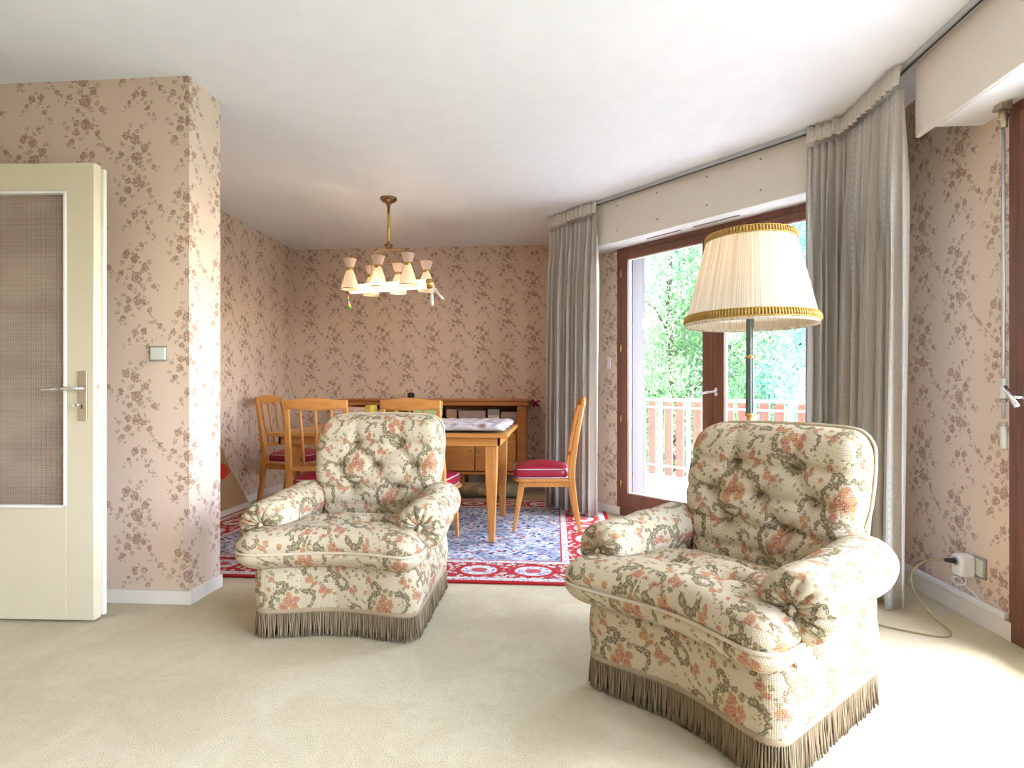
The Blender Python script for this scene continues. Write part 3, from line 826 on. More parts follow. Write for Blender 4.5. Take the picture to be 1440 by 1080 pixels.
    m = rbox((-.383, -.435, .288), (.383, .225, .438), (.085, .085, .074), (56, 44, 26), seatw)
    seat = weld(m.build('seat_cushion', T, root, True)); seat.location.x = -.012
    # piping round the front
    pts = []
    rr = .085
    path = [(-.384, -.235)] + [(-.384, lerp(-.24, -.35, k/5)) for k in range(6)] + [(-.299 - .085*cos(PI/2*k/8), -.35 - .087*sin(PI/2*k/8)) for k in range(1, 9)]
    path += [(lerp(-.299, .299, k/40), -.437) for k in range(1, 40)]
    path += [(.299 + .085*sin(PI/2*k/8), -.35 - .087*cos(PI/2*k/8)) for k in range(0, 9)] + [(.384, lerp(-.35, -.235, k/5)) for k in range(6)]
    for (x, y) in path:
        P = seatw(Vector((x, y, .3661)), 1, -1); P.y -= .004 * sstep(-.3, -.4, y); P.x += .004 * (1 if x > 0 else -1) * (abs(x) > .3); pts.append((P.x, P.y, .366 + .004 * sin(x * 9)))
    m = MB(); m.tube(pts, .0058, 8); m.build('piping', M['welt'], seat, True)
    for bx, by in bt:
        P = seatw(Vector((bx / .66, by, .438)), 2, 1)
        b = MB(); b.lathe([(.0005, -.004), (.009, -.003), (.010, .001), (.007, .005), (.0005, .007)], (bx, by, P.z), 12); b.build('button', T, seat, True)
    # ---- backrest : tufted, reclined
    bb = [(-.15, .66), (0, .655), (.15, .66), (-.10, .755), (.10, .755), (-.19, .755), (.19, .755), (-.10, .56), (.10, .56)]
    bb = [(-.11, .745), (.11, .745), (-.19, .635), (-.0, .635), (.19, .635), (-.11, .53), (.11, .53)]
    def backw(P, ax, sg):
        P = P.copy(); x, y, z = P
        t = (z - .36) / .53
        P.x = x * .965 * (lerp(.80, 1.0, sstep(0, .55, t)) - .05 * sstep(.7, 1.0, t))
        fr = sstep(.0, -.07, y)
        # puffs
        P.y -= fr * .018 * cos(min(1, abs(x)/.33) * PI/2) * sin(PI * min(1, max(0, t)))
        for bx, bz in bb:
            dx = P.x - bx; dz = z - bz
            P.y += fr * (.027 * math.exp(-(dx*dx + dz*dz) / .0011))
        for zz, am in ((.745, .017), (.635, .017), (.53, .014), (.45, .009)):
            P.y += fr * am * math.exp(-((z - zz + .004*sin(x*30))/.013)**2) 
        # vertical soft creases between rows
        for (ax_, az), (cx_, cz) in (((-.11,.745), (-.19,.635)), ((-.11,.745), (0,.635)), ((.11,.745), (0,.635)), ((.11,.745), (.19,.635)), ((-.11,.53), (0,.635)), ((.11,.53), (0,.635)), ((-.11,.53), (-.19,.635)), ((.11,.53), (.19,.635)), ((-.11,.745), (-.12,.86)), ((.11,.745), (.12,.86))):
            A_ = Vector((ax_, az)); B_ = Vector((cx_, cz)); q = Vector((P.x, z)); ab = B_ - A_
            tt = max(0, min(1, (q - A_).dot(ab) / ab.length_squared)); dd = (q - (A_ + ab*tt)).length
            P.y += fr * .011 * math.exp(-(dd/.013)**2)
        # slight wrap forward at the sides, crowned top
        P.y -= .025 * (abs(x)/.33)**2 * sstep(.1, .5, t) * (1 - .5 * t)
        P.z += .012 * (1 - (x/.33)**2) * sstep(.7, 1, t)
        # recline
        P.y += (z - .40) * .27
        return P
    m = rbox((-.335, -.09, .335), (.335, .09, .875), (.07, .085, .075), (48, 14, 60), backw)
    bk = weld(m.build('backrest', T, root, True)); bk.location = (0, .225, 0)
    # welt along the outer edge
    pts = []
    for (x, z) in [(-.330, lerp(.40, .80, k/14)) for k in range(15)] + [(-.262 - .07*cos(PI/2*k/6), .803 + .07*sin(PI/2*k/6)) for k in range(1, 7)] + [(lerp(-.262, .262, k/18), .876) for k in range(1, 18)] + [(.262 + .07*sin(PI/2*k/6), .803 + .07*cos(PI/2*k/6)) for k in range(0, 7)] + [(.330, lerp(.80, .40, k/14)) for k in range(15)]:
        P = backw(Vector((x * 1.01, .045, z + .002)), 1, 1); pts.append(tuple(P))
    m = MB(); m.tube(pts, .0065, 8); m.build('piping', M['welt'], bk, True)
    for bx, bz in bb:
        P = backw(Vector((bx / 1.0, -.09, bz)), 1, -1)
        b = MB(); b.lathe([(.0005, -.003), (.010, -.003), (.012, .001), (.008, .006), (.0005, .008)], (0, 0, 0), 12)
        o = b.build('button', T, bk, True); o.rotation_euler.x = PI/2; o.location = (P.x, P.y - .004, P.z)
    # outer back shell
    def shw(P, ax, sg):
        P = P.copy(); P.y += (P.z - .30) * .24; return P
    m = rbox((-.315, .245, .26), (.315, .33, .80), .04, (16, 6, 16), shw); m.v = [(x, y - .035, z) for x, y, z in m.v]; weld(m.build('back_panel', T, root, True))
    # ---- braid and bullion fringe
    outl = outline(.004); ro_ = outl + [outl[0]]
    m = MB()
    for (za, zb, of) in ((.098, .118, 0),):
        o2 = outline(.006); 
        m.rings([[(p[0], p[1], za) for p in outline(.001)], [(p[0], p[1], za) for p in o2], [(p[0], p[1], (za+zb)/2) for p in outline(.0095)], [(p[0], p[1], zb) for p in o2], [(p[0], p[1], zb) for p in outline(.001)]])
    m.build('braid', M['braid'], root, True)
    m = MB(); rnd = random.Random(5)
    per = L[-1]; cnt = int(per / .0068); seg = 0
    ob = outline(.006); 
    for i in range(cnt):
        s_ = per * i / cnt
        while L[seg+1] < s_: seg += 1
        f = (s_ - L[seg]) / max(1e-6, L[seg+1] - L[seg])
        a = ob[seg]; b = ob[(seg+1) % n]; x = lerp(a[0], b[0], f); y = lerp(a[1], b[1], f)
        d = Vector((b[0]-a[0], b[1]-a[1])).normalized(); nx, ny = d.y, -d.x
        o1 = rnd.uniform(-.001, .004); o2 = rnd.uniform(.0, .010); sw_ = rnd.uniform(-.005, .005); ze = rnd.uniform(.004, .009)
        r = .0026
        P = [(x, y, .102), (x + nx*o1, y + ny*o1, .07), (x + nx*(o1+o2)*.6 + d.x*sw_*.5, y + ny*(o1+o2)*.6 + d.y*sw_*.5, .035), (x + nx*(o2) + d.x*sw_, y + ny*(o2) + d.y*sw_, ze)]
        m.tube(P, [r, r*1.1, r*1.15, r*.95], 5)
    # added inner sheet: stops floor light, dark colour stands for shade between strands
    m.m = 1; m.rings([[(p[0], p[1], .10) for p in outline(-.004)], [(p[0], p[1], .014) for p in outline(-.008)]])
    fo = m.build('fringe', [M['fringe'], M['gap_shade']], root, True); fo['label'] = 'taupe twisted bullion fringe'
    return root
armchair('armchair', 'floral tapestry armchair at left centre, facing forward in front of the dining table', (-.893, 2.575, 0), 0)
armchair('armchair', 'floral tapestry armchair nearest the camera, turned at an angle in front of the floor lamp', (.583, 1.960, 0), math.radians(-47))

# ------------------------------------------------------------------ dining table
TX0, TX1, TY0, TY1, TZ = -1.88, -.30, 3.60, 4.62, .735
tb = thing('dining_table', 'honey-coloured wooden dining table with tapered legs standing on the oriental rug', 'table', ((TX0+TX1)/2, (TY0+TY1)/2, .011))
hx, hy = (TX1-TX0)/2, (TY1-TY0)/2; z1 = TZ - .011
m = MB(); m.box((-hx, -hy, z1 - .028), (hx, hy, z1)); m.build('table_top', M['oakx'], tb, bevel=.004)
m = MB(); m.box((-hx+.05, -hy+.05, z1-.085), (hx-.05, -hy+.07, z1-.028)); m.box((-hx+.05, hy-.07, z1-.085), (hx-.05, hy-.05, z1-.028)); m.box((-hx+.05, -hy+.05, z1-.085), (-hx+.07, hy-.05, z1-.028)); m.box((hx-.07, -hy+.05, z1-.085), (hx-.05, hy-.05, z1-.028)); m.build('apron', M['oakx'], tb, bevel=.003)
for sx in (-1, 1):
    for sy in (-1, 1):
        m = MB(); x = sx*(hx - .115); y = sy*(hy - .125)
        m.bar([(x, y, z1-.03), (x, y, z1-.30), (x + sx*.002, y, 0.0)], [.085, .075, .038], [.085, .072, .034], side=(1, 0, 0))
        m.build('leg', M['oak'], tb, bevel=.006)
m = MB(); m.box((-hx+.01, -hy+.012, z1), (hx-.01, hy-.01, z1+.006)); m.build('glass_sheet', M['glass'], tb)
# folded floral cover on the right part of the table
def fold(P, ax, sg):
    P = P.copy(); 
    if P.z > .01: P.z += .006*sin(P.x*34)*cos(P.y*21) + .004*sin(P.x*70+1)
    e = P.x > .30
    return P
m = rbox((-.42, -.485, .0), (.415, .44, .045), (.06, .10, .022), (40, 34, 5), fold)
def cover_mat():
    t = NT('folded_cover', .8, .15); uv = t.uv()
    v = t.vor(t.vm('ADD', uv, t.vm('SCALE', t.noise(uv, 12, 2, 'Color'), sc=.06)), 7)
    v2 = t.vor(uv, 26)
    c = t.mix(t.sm(v, .42, .36), (.50, .46, .47), (.34, .20, .19)); c = t.mix(t.sm(v, .33, .26), c, (.50, .44, .42))
    c = t.mix(t.m('MULTIPLY', t.sm(v2, .35, .2), t.sm(v, .3, .2)), c, (.40, .19, .17))
    t.color(c); return t.mat
M['cover'] = cover_mat()
o = m.build('folded_cloth', M['cover'], smooth=True, loc=(-.735, 4.12, TZ + .007)); weld(o)
tag(o, 'pale floral cloth folded flat on the right half of the dining table', 'cloth')

# ------------------------------------------------------------------ dining chairs
def make_chair(label, loc, rz, group):
    """faces -Y : the seat front is at -Y, backrest at +Y"""
    ch = thing('dining_chair', label, 'chair', loc, rz, group)
    W = M['oak']
    # rear posts with backrest uprights (bowed)
    for s in (-1, 1):
        m = MB()
        pr = [(.185, .262, 0), (.180, .222, .22), (.178, .200, .40), (.180, .208, .50), (.176, .245, .73), (.170, .285, .935)]
        m.bar([(s*x, y, z) for x, y, z in pr], [.026, .032, .036, .036, .03, .026], [.028, .038, .046, .044, .034, .026], side=(1, 0, 0))
        m.build('back_post', W, ch, bevel=.005)
    # top rail : crowned, curved
    m = MB(); R = []
    for k in range(17):
        f = -1 + k/8; x = f*.186; y = .292 + .022*(1 - f*f) - .012; zt = .940 + .014*cos(f*PI) * .5 + .006; zb = .888 + .012*(1-abs(f)) * -1
        R.append([(x, y - .010, zb), (x, y - .010, zt), (x, y + .012, zt), (x, y + .012, zb)])
    m.rings(R, True, True, True); m.build('top_rail', M['oakx'], ch, bevel=.004)
    m = MB(); R = []
    for k in range(9):
        f = -1 + k/4; x = f*.18; y = .213 + .014*(1 - f*f)
        R.append([(x, y - .010, .505), (x, y - .010, .533), (x, y + .010, .533), (x, y + .010, .505)])
    m.rings(R, True, True, True); m.build('lower_rail', M['oakx'], ch, bevel=.003)
    for f in (-.55, 0, .55):
        m = MB(); g = 1 - f*f
        m.tube([(f*.155, .213 + .014*g, .52), (f*.160, .245 + .02*g, .70), (f*.165, .28 + .022*g, .90)], [.0085, .0105, .0085], 8); m.build('spindle', W, ch, True)
    # seat frame
    m = MB(); sh = lambda e, y0, y1, w0, w1: [( -w1, y1), (-w0, y0 + .05), (-w0 + .05, y0), (w0 - .05, y0), (w0, y0 + .05), (w1, y1)]
    pts = [(-.19, .20), (-.222, -.13), (-.205, -.185), (-.16, -.212), (.16, -.212), (.205, -.185), (.222, -.13), (.19, .20)]
    m.prism(pts, .355, .378); m.build('seat_frame', M['oakx'], ch, bevel=.007, seg=3)
    m = MB()
    for s in (-1, 1):
        m.prism([(s*.185 - .01, -.15), (s*.185 + .01, -.15), (s*.175 + .01, .2), (s*.175 - .01, .2)], .318, .356)
    m.box((-.17, -.165, .318), (.17, -.145, .356)); m.box((-.17, .185, .318), (.17, .205, .356)); m.build('seat_apron', W, ch, bevel=.003)
    for s in (-1, 1):
        m = MB(); m.bar([(s*.165, -.145, .358), (s*.178, -.205, 0)], [.046, .022], [.050, .022], side=(1, 0, 0)); m.build('leg', W, ch, bevel=.006)
    # padded seat
    def cw(P, ax, sg):
        P = P.copy(); k = (P.y + .21) / .40; P.x *= lerp(1.0, .86, k)
        if P.z > .435: P.z += .042 * (cos(min(1, abs(P.x)/.2)*PI/2) * cos(min(1, abs(P.y + .01)/.21)*PI/2)) ** .7 if abs(P.x) < .2 and abs(P.y+.01) < .21 else 0
        return P
    m = rbox((-.208, -.205, .3785), (.208, .180, .444), (.05, .05, .010), (22, 22, 4), cw)
    se = weld(m.build('seat', M['leather'], ch, True))
    for z in (.441, .383):
        ring = []
        for k in range(48):
            a = 2*PI*k/48; c, s2 = cos(a), sin(a)
            x = .208 * (abs(c) ** .35) * (1 if c > 0 else -1); y = -.0125 + .1925 * (abs(s2) ** .35) * (1 if s2 > 0 else -1)
            P = cw(Vector((x, y, z - .02)), 0, 1); ring.append((P.x, P.y, z))
        ring.append(ring[0]); ring.append(ring[1])
        m = MB(); m.tube(ring, .0035, 6, cap=False); m.build('piping', M['pipe'], se, True)
    return ch
GC = 'honey wood dining chairs with crimson seats'
RG = .0135
c1 = make_chair('wooden dining chair with crimson seat seen side-on, at the right end of the table', (-.09, 4.185, RG), math.radians(-90 + 2), GC)
dup(c1, (-1.475, 3.60, RG), math.radians(180 + 9), 'wooden dining chair seen from behind, just left of the left armchair back', GC)
dup(c1, (-.845, 3.62, RG), math.radians(180 - 3), 'wooden dining chair mostly hidden behind the left armchair, crimson seat corner showing', GC)
dup(c1, (-2.27, 4.88, RG), math.radians(90 - 8), 'wooden dining chair at the left end of the table beside the left wall', GC)

# ------------------------------------------------------------------ sideboard at the back wall
CX0, CX1, CY0, CY1 = -2.06, -.27, 5.42, 5.825
sbd = thing('sideboard', 'long honey-brown wooden sideboard with an open top shelf against the back wall', 'sideboard', ((CX0+CX1)/2, (CY0+CY1)/2, 0))
hx, hy = (CX1-CX0)/2, (CY1-CY0)/2
m = MB(); m.prism([(-hx-.045, -hy-.045), (hx+.045, -hy-.045), (hx+.045, hy), (-hx-.045, hy)], .905, .925); m.prism([(-hx-.02, -hy-.02), (hx+.02, -hy-.02), (hx+.02, hy), (-hx-.02, hy)], .862, .906); m.build('top', M['oakd'], sbd, bevel=.008, seg=3)
m = MB(); m.box((-hx, -hy, .2), (-hx+.09, hy, .862)); m.box((hx-.09, -hy, .2), (hx, hy, .862)); m.box((-.03, -hy+.02, .2), (.03, hy, .862)); m.box((-hx+.09, hy-.02, .2), (hx-.09, hy, .862)); m.build('carcass', M['oakd'], sbd, bevel=.004)
m = MB(); m.box((-hx+.09, -hy+.03, .60), (hx-.09, hy-.02, .622)); m.box((-hx+.0, -hy-.01, .20), (hx-.0, hy-.02, .225)); m.build('shelf', M['oakd'], sbd, bevel=.003)
for k in range(4):
    a = lerp(-hx+.095, hx-.095, k/4); b = lerp(-hx+.095, hx-.095, (k+1)/4)
    m = MB(); m.box((a+.004, -hy+.005, .235), (b-.004, -hy+.027, .595)); d = m.build('cabinet_door', M['oakp'], sbd, bevel=.004)
    m = MB(); m.tube([(lerp(a, b, .9 if k % 2 == 0 else .1), -hy+.006, .43), (lerp(a, b, .9 if k % 2 == 0 else .1), -hy-.012, .43)], [.006, .010], 10); m.build('knob', M['brass'], d, True)
for sx in (-1, -.33, .33, 1):
    for sy in (-1, 1):
        m = MB(); m.bar([(sx*(hx-.08), sy*(hy-.06), .2), (sx*(hx-.07), sy*(hy-.05), 0)], [.05, .03], [.05, .03], side=(1, 0, 0)); m.build('leg', M['oakd'], sbd, bevel=.004)
# boxes and bundles on its open shelf
def paper(name, a, b, sc=60):
    t = NT(name, .7, .2); x, y, z = t.sep(t.oc())
    l = t.m('GREATER_THAN', t.m('SINE', t.m('MULTIPLY', z, sc*4)), .55)
    w_ = t.m('GREATER_THAN', t.noise(t.comb(t.m('MULTIPLY', x, 60), 0, t.m('MULTIPLY', t.m('FLOOR', t.m('MULTIPLY', z, sc*.64)), 3.7)), 1, 1), .48)
    t.color(t.mix(t.m('MULTIPLY', t.m('MULTIPLY', l, w_), .8), a, b)); return t.mat
M['box_red'] = paper('printed_red_lines', (.55, .42, .32), (.50, .12, .10))
M['box_mauve'] = plain('mauve_card', (.33, .22, .19), .7, .2)
M['box_grey'] = plain('grey_card', (.30, .23, .18), .7, .2)
M['box_green'] = paper('green_print', (.40, .42, .20), (.08, .32, .06), 40)
M['yellow'] = plain('mustard_card', (.50, .34, .06), .7, .2)
M['box_pale'] = plain('pale_card', (.50, .42, .35), .7, .2)
SH = .622
def bx(name, label, cat, x, y, z, w, d, h, mat, lid=None, grp=None):
    t_ = thing(name, label, cat, (x, y, z), 0, grp)
    m = MB(); m.box((-w/2, -d/2, 0), (w/2, d/2, h*.8)); m.build('box_base', mat, t_, bevel=.002)
    m = MB(); m.box((-w/2-.002, -d/2-.002, h*.72), (w/2+.002, d/2+.002, h)); m.build('box_lid', lid or mat, t_, bevel=.002)
    return t_
bx('storage_box', 'grey-brown box at the right end of the sideboard shelf', 'box', -.44, 5.60, SH, .15, .26, .18, M['box_mauve'])
bx('storage_box', 'narrow pale box beside the rightmost box on the sideboard shelf', 'box', -.59, 5.60, SH, .11, .26, .205, M['box_pale'], M['box_grey'])
bx('storage_box', 'wide mauve box on the sideboard shelf, second from the gold post', 'box', -.80, 5.60, SH, .26, .26, .19, M['box_mauve'])
bx('storage_box', 'brown cardboard box on the sideboard shelf left of the wide mauve one', 'box', -1.00, 5.60, SH, .10, .26, .205, M['card'])
bx('storage_box', 'flat grey box on the sideboard shelf behind the folded cloth', 'box', -1.31, 5.62, SH, .20, .24, .15, M['box_grey'], M['box_pale'])
bx('storage_box', 'cream and red printed box on the left half of the sideboard shelf', 'box', -1.80, 5.60, SH, .22, .26, .20, M['box_red'])
bx('storage_box', 'mustard yellow box on the left half of the sideboard shelf', 'box', -1.58, 5.60, SH, .12, .26, .20, M['yellow'])
# items standing on the table, behind the chairs
bx('green_carton', 'green and yellow printed carton on the table behind the middle chair', 'carton', -1.00, 4.74 - .30, TZ + .075, .21, .12, .115, M['box_green'], M['yellow'])
t_ = thing('printed_carton', 'beige carton printed with red lines on the left half of the dining table', 'carton', (-1.56, 4.40, TZ + .006), 0)
m = MB(); m.box((-.19, -.08, .0), (.09, .08, .135)); m.build('carton_body', M['box_red'], t_, bevel=.002)
m = MB(); m.box((.0905, -.082, .0), (.135, .082, .150)); m.build('yellow_sleeve', M['yellow'], t_, bevel=.002)
# dark bottle-like case on the sideboard top
m = MB(); m.lathe([(.0005, 0), (.032, 0), (.034, .01), (.034, .05), (.02, .062), (.0005, .063)], (-1.435, 5.60, .925), 16)
tag(m.build('black_jar', M['black'], smooth=True), 'small black jar on top of the sideboard behind the middle chair', 'jar')
# pink bow hanging at the sideboard's end
pk = plain('pink_satin', (.42, .012, .075), .4, .4)
m = MB()
for a, l in ((.4, .05), (2.6, .045), (-.9, .055), (-2.1, .05)):
    m.tube([(0, 0, 0), (.5*l*cos(a), -.012, .5*l*sin(a)), (l*cos(a), 0, l*sin(a))], [.006, .02, .012], 8, flat=.5)
m.tube([(0, -.008, -.01), (0, -.008, .012)], .012, 8)
tag(m.build('pink_bow', pk, smooth=True, loc=(-.195, 5.80, .885)), 'small crimson pink bow hanging at the right end of the sideboard top', 'bow')
m = MB()
R = []; N = 20
for k in range(25):
    x = lerp(-1.7, -.33, k/24); rr = .066 + .004*sin(k*1.7)
    if k in (0, 24): rr *= .85
    R.append([(x, 5.30 + rr*1.15*cos(2*PI*q/N), .011 + rr*1.0 + rr*.98*sin(2*PI*q/N)) for q in range(N)])
m.rings(R, True, True, True)
def rollmat():
    t = NT('faded_tapestry_roll', .9, .1); v = t.oc()
    c = t.mix(t.sm(t.noise(v, 9, 3), .45, .6), (.20, .18, .10), (.36, .27, .15)); c = t.mix(t.sm(t.vor(v, 16), .3, .2), c, (.42, .14, .07)); t.color(c); return t.mat
o = m.build('rolled_rug', rollmat(), smooth=True); tag(o, 'rolled-up green and russet rug lying on the floor in front of the sideboard', 'rug')
# cardboard sheet leaning against the left wall
ct = thing('cardboard_sheet', 'large brown cardboard sheet leaning against the left dining wall', 'cardboard', (-2.62, 4.35, .011))
m = MB()
def sheet(mb, P, nrm, th):
    o = len(mb.v); k = len(P); mb.v += [tuple(p) for p in P] + [tuple(Vector(p) + Vector(nrm) * th) for p in P]
    mb.face([o+i for i in range(k)]); mb.face([o+k+i for i in reversed(range(k))])
    for i in range(k): j = (i+1) % k; mb.face([o+j, o+i, o+k+i, o+k+j])
def LP(y, h): return (-.125 * h / .95, y, h)       # point on the leaning plane
sheet(m, [LP(-.75, .02), LP(.37, .02), LP(.16, .35), LP(.02, .62), LP(-.05, .92), LP(-.75, .95)], (-.99, 0, -.13), .005); m.build('panel', M['card'], ct)
m = MB(); sheet(m, [(.008, -.75, 0), (.008, .38, 0), (.008, .37, .045), (.008, -.75, .045)], (-1, 0, 0), .012); m.build('bottom_strip', M['strip'], ct)
def berry():
    t = NT('strawberry_print', .6, .2); v = t.vor(t.oc(), 24); t.color(t.mix(t.sm(v, .36, .3), (.55, .03, .015), (.05, .25, .03))); return t.mat
m = MB(); sheet(m, [Vector(LP(y, h)) + Vector((.003, 0, 0)) for y, h in ((-.2, .30), (.05, .285), (.14, .33), (.10, .39), (.0, .43), (-.2, .42))], (-.99, 0, -.13), .002); m.build('strawberry_picture', berry(), ct)
m = MB(); sheet(m, [Vector(LP(y, h)) + Vector((.003, 0, 0)) for y, h in ((-.2, .50), (.0, .50), (.02, .52), (-.02, .55), (-.2, .56))], (-.99, 0, -.13), .002); m.build('red_label', plain('red_ink', (.50, .10, .05), .6), ct)

# ------------------------------------------------------------------ chandelier
cd = thing('chandelier', 'brass chandelier with a glowing tube and six waisted glass shades over the dining table', 'chandelier', (-1.285, 4.33, H), math.radians(-16))
m = MB(); m.lathe([(.0005, 0), (.066, 0), (.064, -.012), (.050, -.026), (.024, -.038), (.016, -.055), (.010, -.07), (.0005, -.07)], (0, 0, 0), 28); m.build('canopy', M['bronze'], cd, True)
m = MB(); m.tube([(0, 0, -.05), (0, 0, -.385)], .0115, 12); m.build('rod', M['brass'], cd, True)
m = MB(); m.lathe([(.012, -.355), (.034, -.362), (.028, -.372), (.016, -.388), (.012, -.402), (.0005, -.403)], (0, 0, 0), 20); m.build('lower_cup', M['bronze'], cd, True)
m = MB(); pts = [(-.17, 0, -.655), (-.155, 0, -.55), (-.135, 0, -.46)] + [(-.085 - .05*cos(PI/2*k/5), 0, -.44 + .04*sin(PI/2*k/5)) for k in range(6)]
pts = pts + [(-p[0], 0, p[2]) for p in reversed(pts)]
m.tube(pts, .0045, 8); m.build('hoop', M['brass'], cd, True)
m = MB(); m.tube([(-.35, 0, -.685), (.35, 0, -.685)], .036, 20); m.build('light_tube', M['bulb'], cd, True)
m = MB()
for s in (-1, 1): m.lathe([(.0005, -.012), (.038, -.012), (.040, 0), (.034, .012), (.0005, .014)], (0, 0, 0), 16)
for s in (-1, 1):
    m = MB(); m.tube([(s*.345, 0, -.685), (s*.375, 0, -.685), (s*.395, 0, -.685)], [.040, .037, .012], 16); m.build('end_cap', M['brass'], cd, True)
for (x, y) in ((-.255, -.14), (0, -.14), (.255, -.14), (-.255, .14), (0, .14), (.255, .14)):
    zz = -.60
    m = MB(); m.tube([(x, y, zz + .02), (x, y*.5, zz - .05), (x, 0, zz - .075)], .004, 6); m.build('arm', M['brass'], cd, True)
    m = MB(); m.lathe([(.066, -.115), (.0655, -.105), (.058, -.07), (.040, -.01), (.026, .03), (.024, .045)], (x, y, zz), 24); s1 = m.build('glass_shade', M['opal'], cd, True)
    m = MB(); m.lathe([(.0255, .028), (.0275, .032), (.0275, .048), (.0255, .053)], (x, y, zz), 20); m.build('brass_collar', M['brass'], s1, True)
    m = MB(); m.lathe([(.022, .045), (.030, .065), (.040, .085), (.045, .112), (.051, .118), (.048, .121)], (x, y, zz), 24); m.build('glass_cup', M['mesh'], s1, True)
    m = MB(); m.lathe([(.0667, -.116), (.0685, -.113), (.0667, -.110)], (x, y, zz), 24); m.build('gilt_rim', M['brass'], s1, True); m = MB(); m.lathe([(.0510, .117), (.0525, .119), (.050, .1225)], (x, y, zz), 24); m.build('gilt_rim', M['brass'], s1, True)
def ribbon(name, label, x, z0, L, c, sway):
    m = MB(); R = []
    for k in range(9):
        f = k/8; R.append([(x + sway*f - .010, -.012 + .01*sin(f*7), z0 - L*f), (x + sway*f + .010, -.006 + .008*sin(f*7 + 1), z0 - L*f)])
    m.rings(R, False); o = m.build(name, c, None, True, solid=.0012); return o
def ribm():
    t = NT('striped_ribbon', .5, .3); z = t.sep(t.oc())[2]; s = t.m('FLOORED_MODULO', z, .06)
    c = t.mix(t.m('GREATER_THAN', s, .02), (.05, .42, .08), (.70, .62, .10)); c = t.mix(t.m('GREATER_THAN', s, .04), c, (.55, .18, .45)); t.color(c); return t.mat
Mc = Matrix.Translation((-1.285, 4.33, H)) @ Matrix.Rotation(math.radians(-16), 4, 'Z')
for nm, lb, x, L, c, sw_ in (('coloured_ribbon', 'green and pink ribbon tag hanging from the left end of the chandelier', -.382, .15, ribm(), .03), ('white_ribbon', 'white ribbon tag hanging from the right end of the chandelier', .392, .16, M['plug'], -.01)):
    o = ribbon(nm, lb, x, -.692, L, c, sw_); o.matrix_world = Mc; tag(o, lb, 'ribbon')
o = ribbon('white_ribbon', '', .40, -.72, .09, M['plug'], .075); o.matrix_world = Mc; tag(o, 'short slanting white ribbon end at the right end of the chandelier', 'ribbon')

# ------------------------------------------------------------------ floor lamp
LX, LY = .858, 2.575
fl_ = thing('floor_lamp', 'tall floor lamp with pleated cream shade standing behind the right armchair', 'floor lamp', (LX, LY, 0))
m = MB(); m.lathe([(.0005, 0), (.15, 0), (.155, .012), (.14, .025), (.10, .032), (.06, .045), (.035, .07), (.025, .10)], (0, 0, 0), 32); m.build('base', M['pole'], fl_, True)
m = MB(); m.lathe([(.018, .09), (.018, .70), (.022, .72), (.024, .76), (.034, .785), (.040, .81), (.034, .845), (.020, .862)], (0, 0, 0), 24); m.build('lower_pole', M['pole'], fl_, True)
m = MB(); m.lathe([(.018, .858), (.024, .866), (.016, .876), (.014, .895), (.022, .903), (.020, .912)], (0, 0, 0), 20); m.lathe([(.015, 1.150), (.0205, 1.155), (.0205, 1.163), (.015, 1.168)], (0, 0, 0), 20); m.build('brass_collar', M['brass'], fl_, True)
m = MB(); m.lathe([(.0175, .905), (.0155, 1.15), (.0145, 1.50)], (0, 0, 0), 40, flute=lambda k, r, z: .0018*(1 if k % 4 < 2 else -1)); m.build('fluted_pole', M['pole'], fl_, True)
zb, zt, rb, rt = 1.306, 1.688, .271, .178
m = MB(); N = 288; R = []
for k in range(13):
    f = k/12; r = lerp(rb, rt, f)
    R.append([((r + .0022*(1 if q % 2 else -1) + .0016*sin(q*.61)) * cos(2*PI*q/N), (r + .0022*(1 if q % 2 else -1) + .0016*sin(q*.61)) * sin(2*PI*q/N), lerp(zb, zt, f)) for q in range(N)])
m.rings(R, uv=lambda i, k: (k/N*1.9, i/12)); m.build('lamp_shade', M['shade'], fl_, True)
m = MB()
for z, r, h in ((zb + .004, rb + .004, .030), (zt - .022, rt + .008, .026)):
    NB = 150; m = MB()
    sl = (rb - rt) / (zt - zb)
    for (dz, rr) in ((0, 0), (h, 0)):
        m.tube([((r - sl*dz + .002)*cos(2*PI*q/60), (r - sl*dz + .002)*sin(2*PI*q/60), z + dz) for q in range(62)], .0035, 6, cap=False)
    R = [[((r - sl*dz + e)*cos(2*PI*q/NB), (r - sl*dz + e)*sin(2*PI*q/NB), z + dz) for q in range(NB)] for dz, e in ((0, .001), (h, .001))]
    m.rings(R)
    cnt = int(2*PI*r/.0125); last = m
    for q in range(cnt):
        a = 2*PI*q/cnt; c_, s_ = cos(a), sin(a)
        m.tube([((r - sl*dz + .0045)*c_, (r - sl*dz + .0045)*s_, z + dz) for dz in (.002, h*.5, h-.002)], [.0035, .0055, .0035], 5)
    m.build('gold_trim', M['gold'], fl_, True)

m = MB(); m.lathe([(rb - .003, zb + .001), (rb + .003, zb - .012), (rb + .001, zb + .001)], (0, 0, 0), 96); m.build('lower_frill', M['shade'], fl_, True)
m = MB()
for a in (0, 2*PI/3, 4*PI/3): m.tube([(0, 0, zt - .015), (rt*cos(a), rt*sin(a), zt - .01)], .002, 6)
m.tube([(0, 0, 1.49), (0, 0, zt - .01)], .004, 8); m.build('shade_carrier', M['brass'], fl_, True)
m = MB(); m.lathe([(.0005, 1.50), (.014, 1.505), (.03, 1.54), (.03, 1.56), (.015, 1.585), (.0005, 1.59)], (0, .0, 0), 16); m.build('bulb', mat_emit('warm_bulb', (1, .75, .42), 6.0), fl_, True)

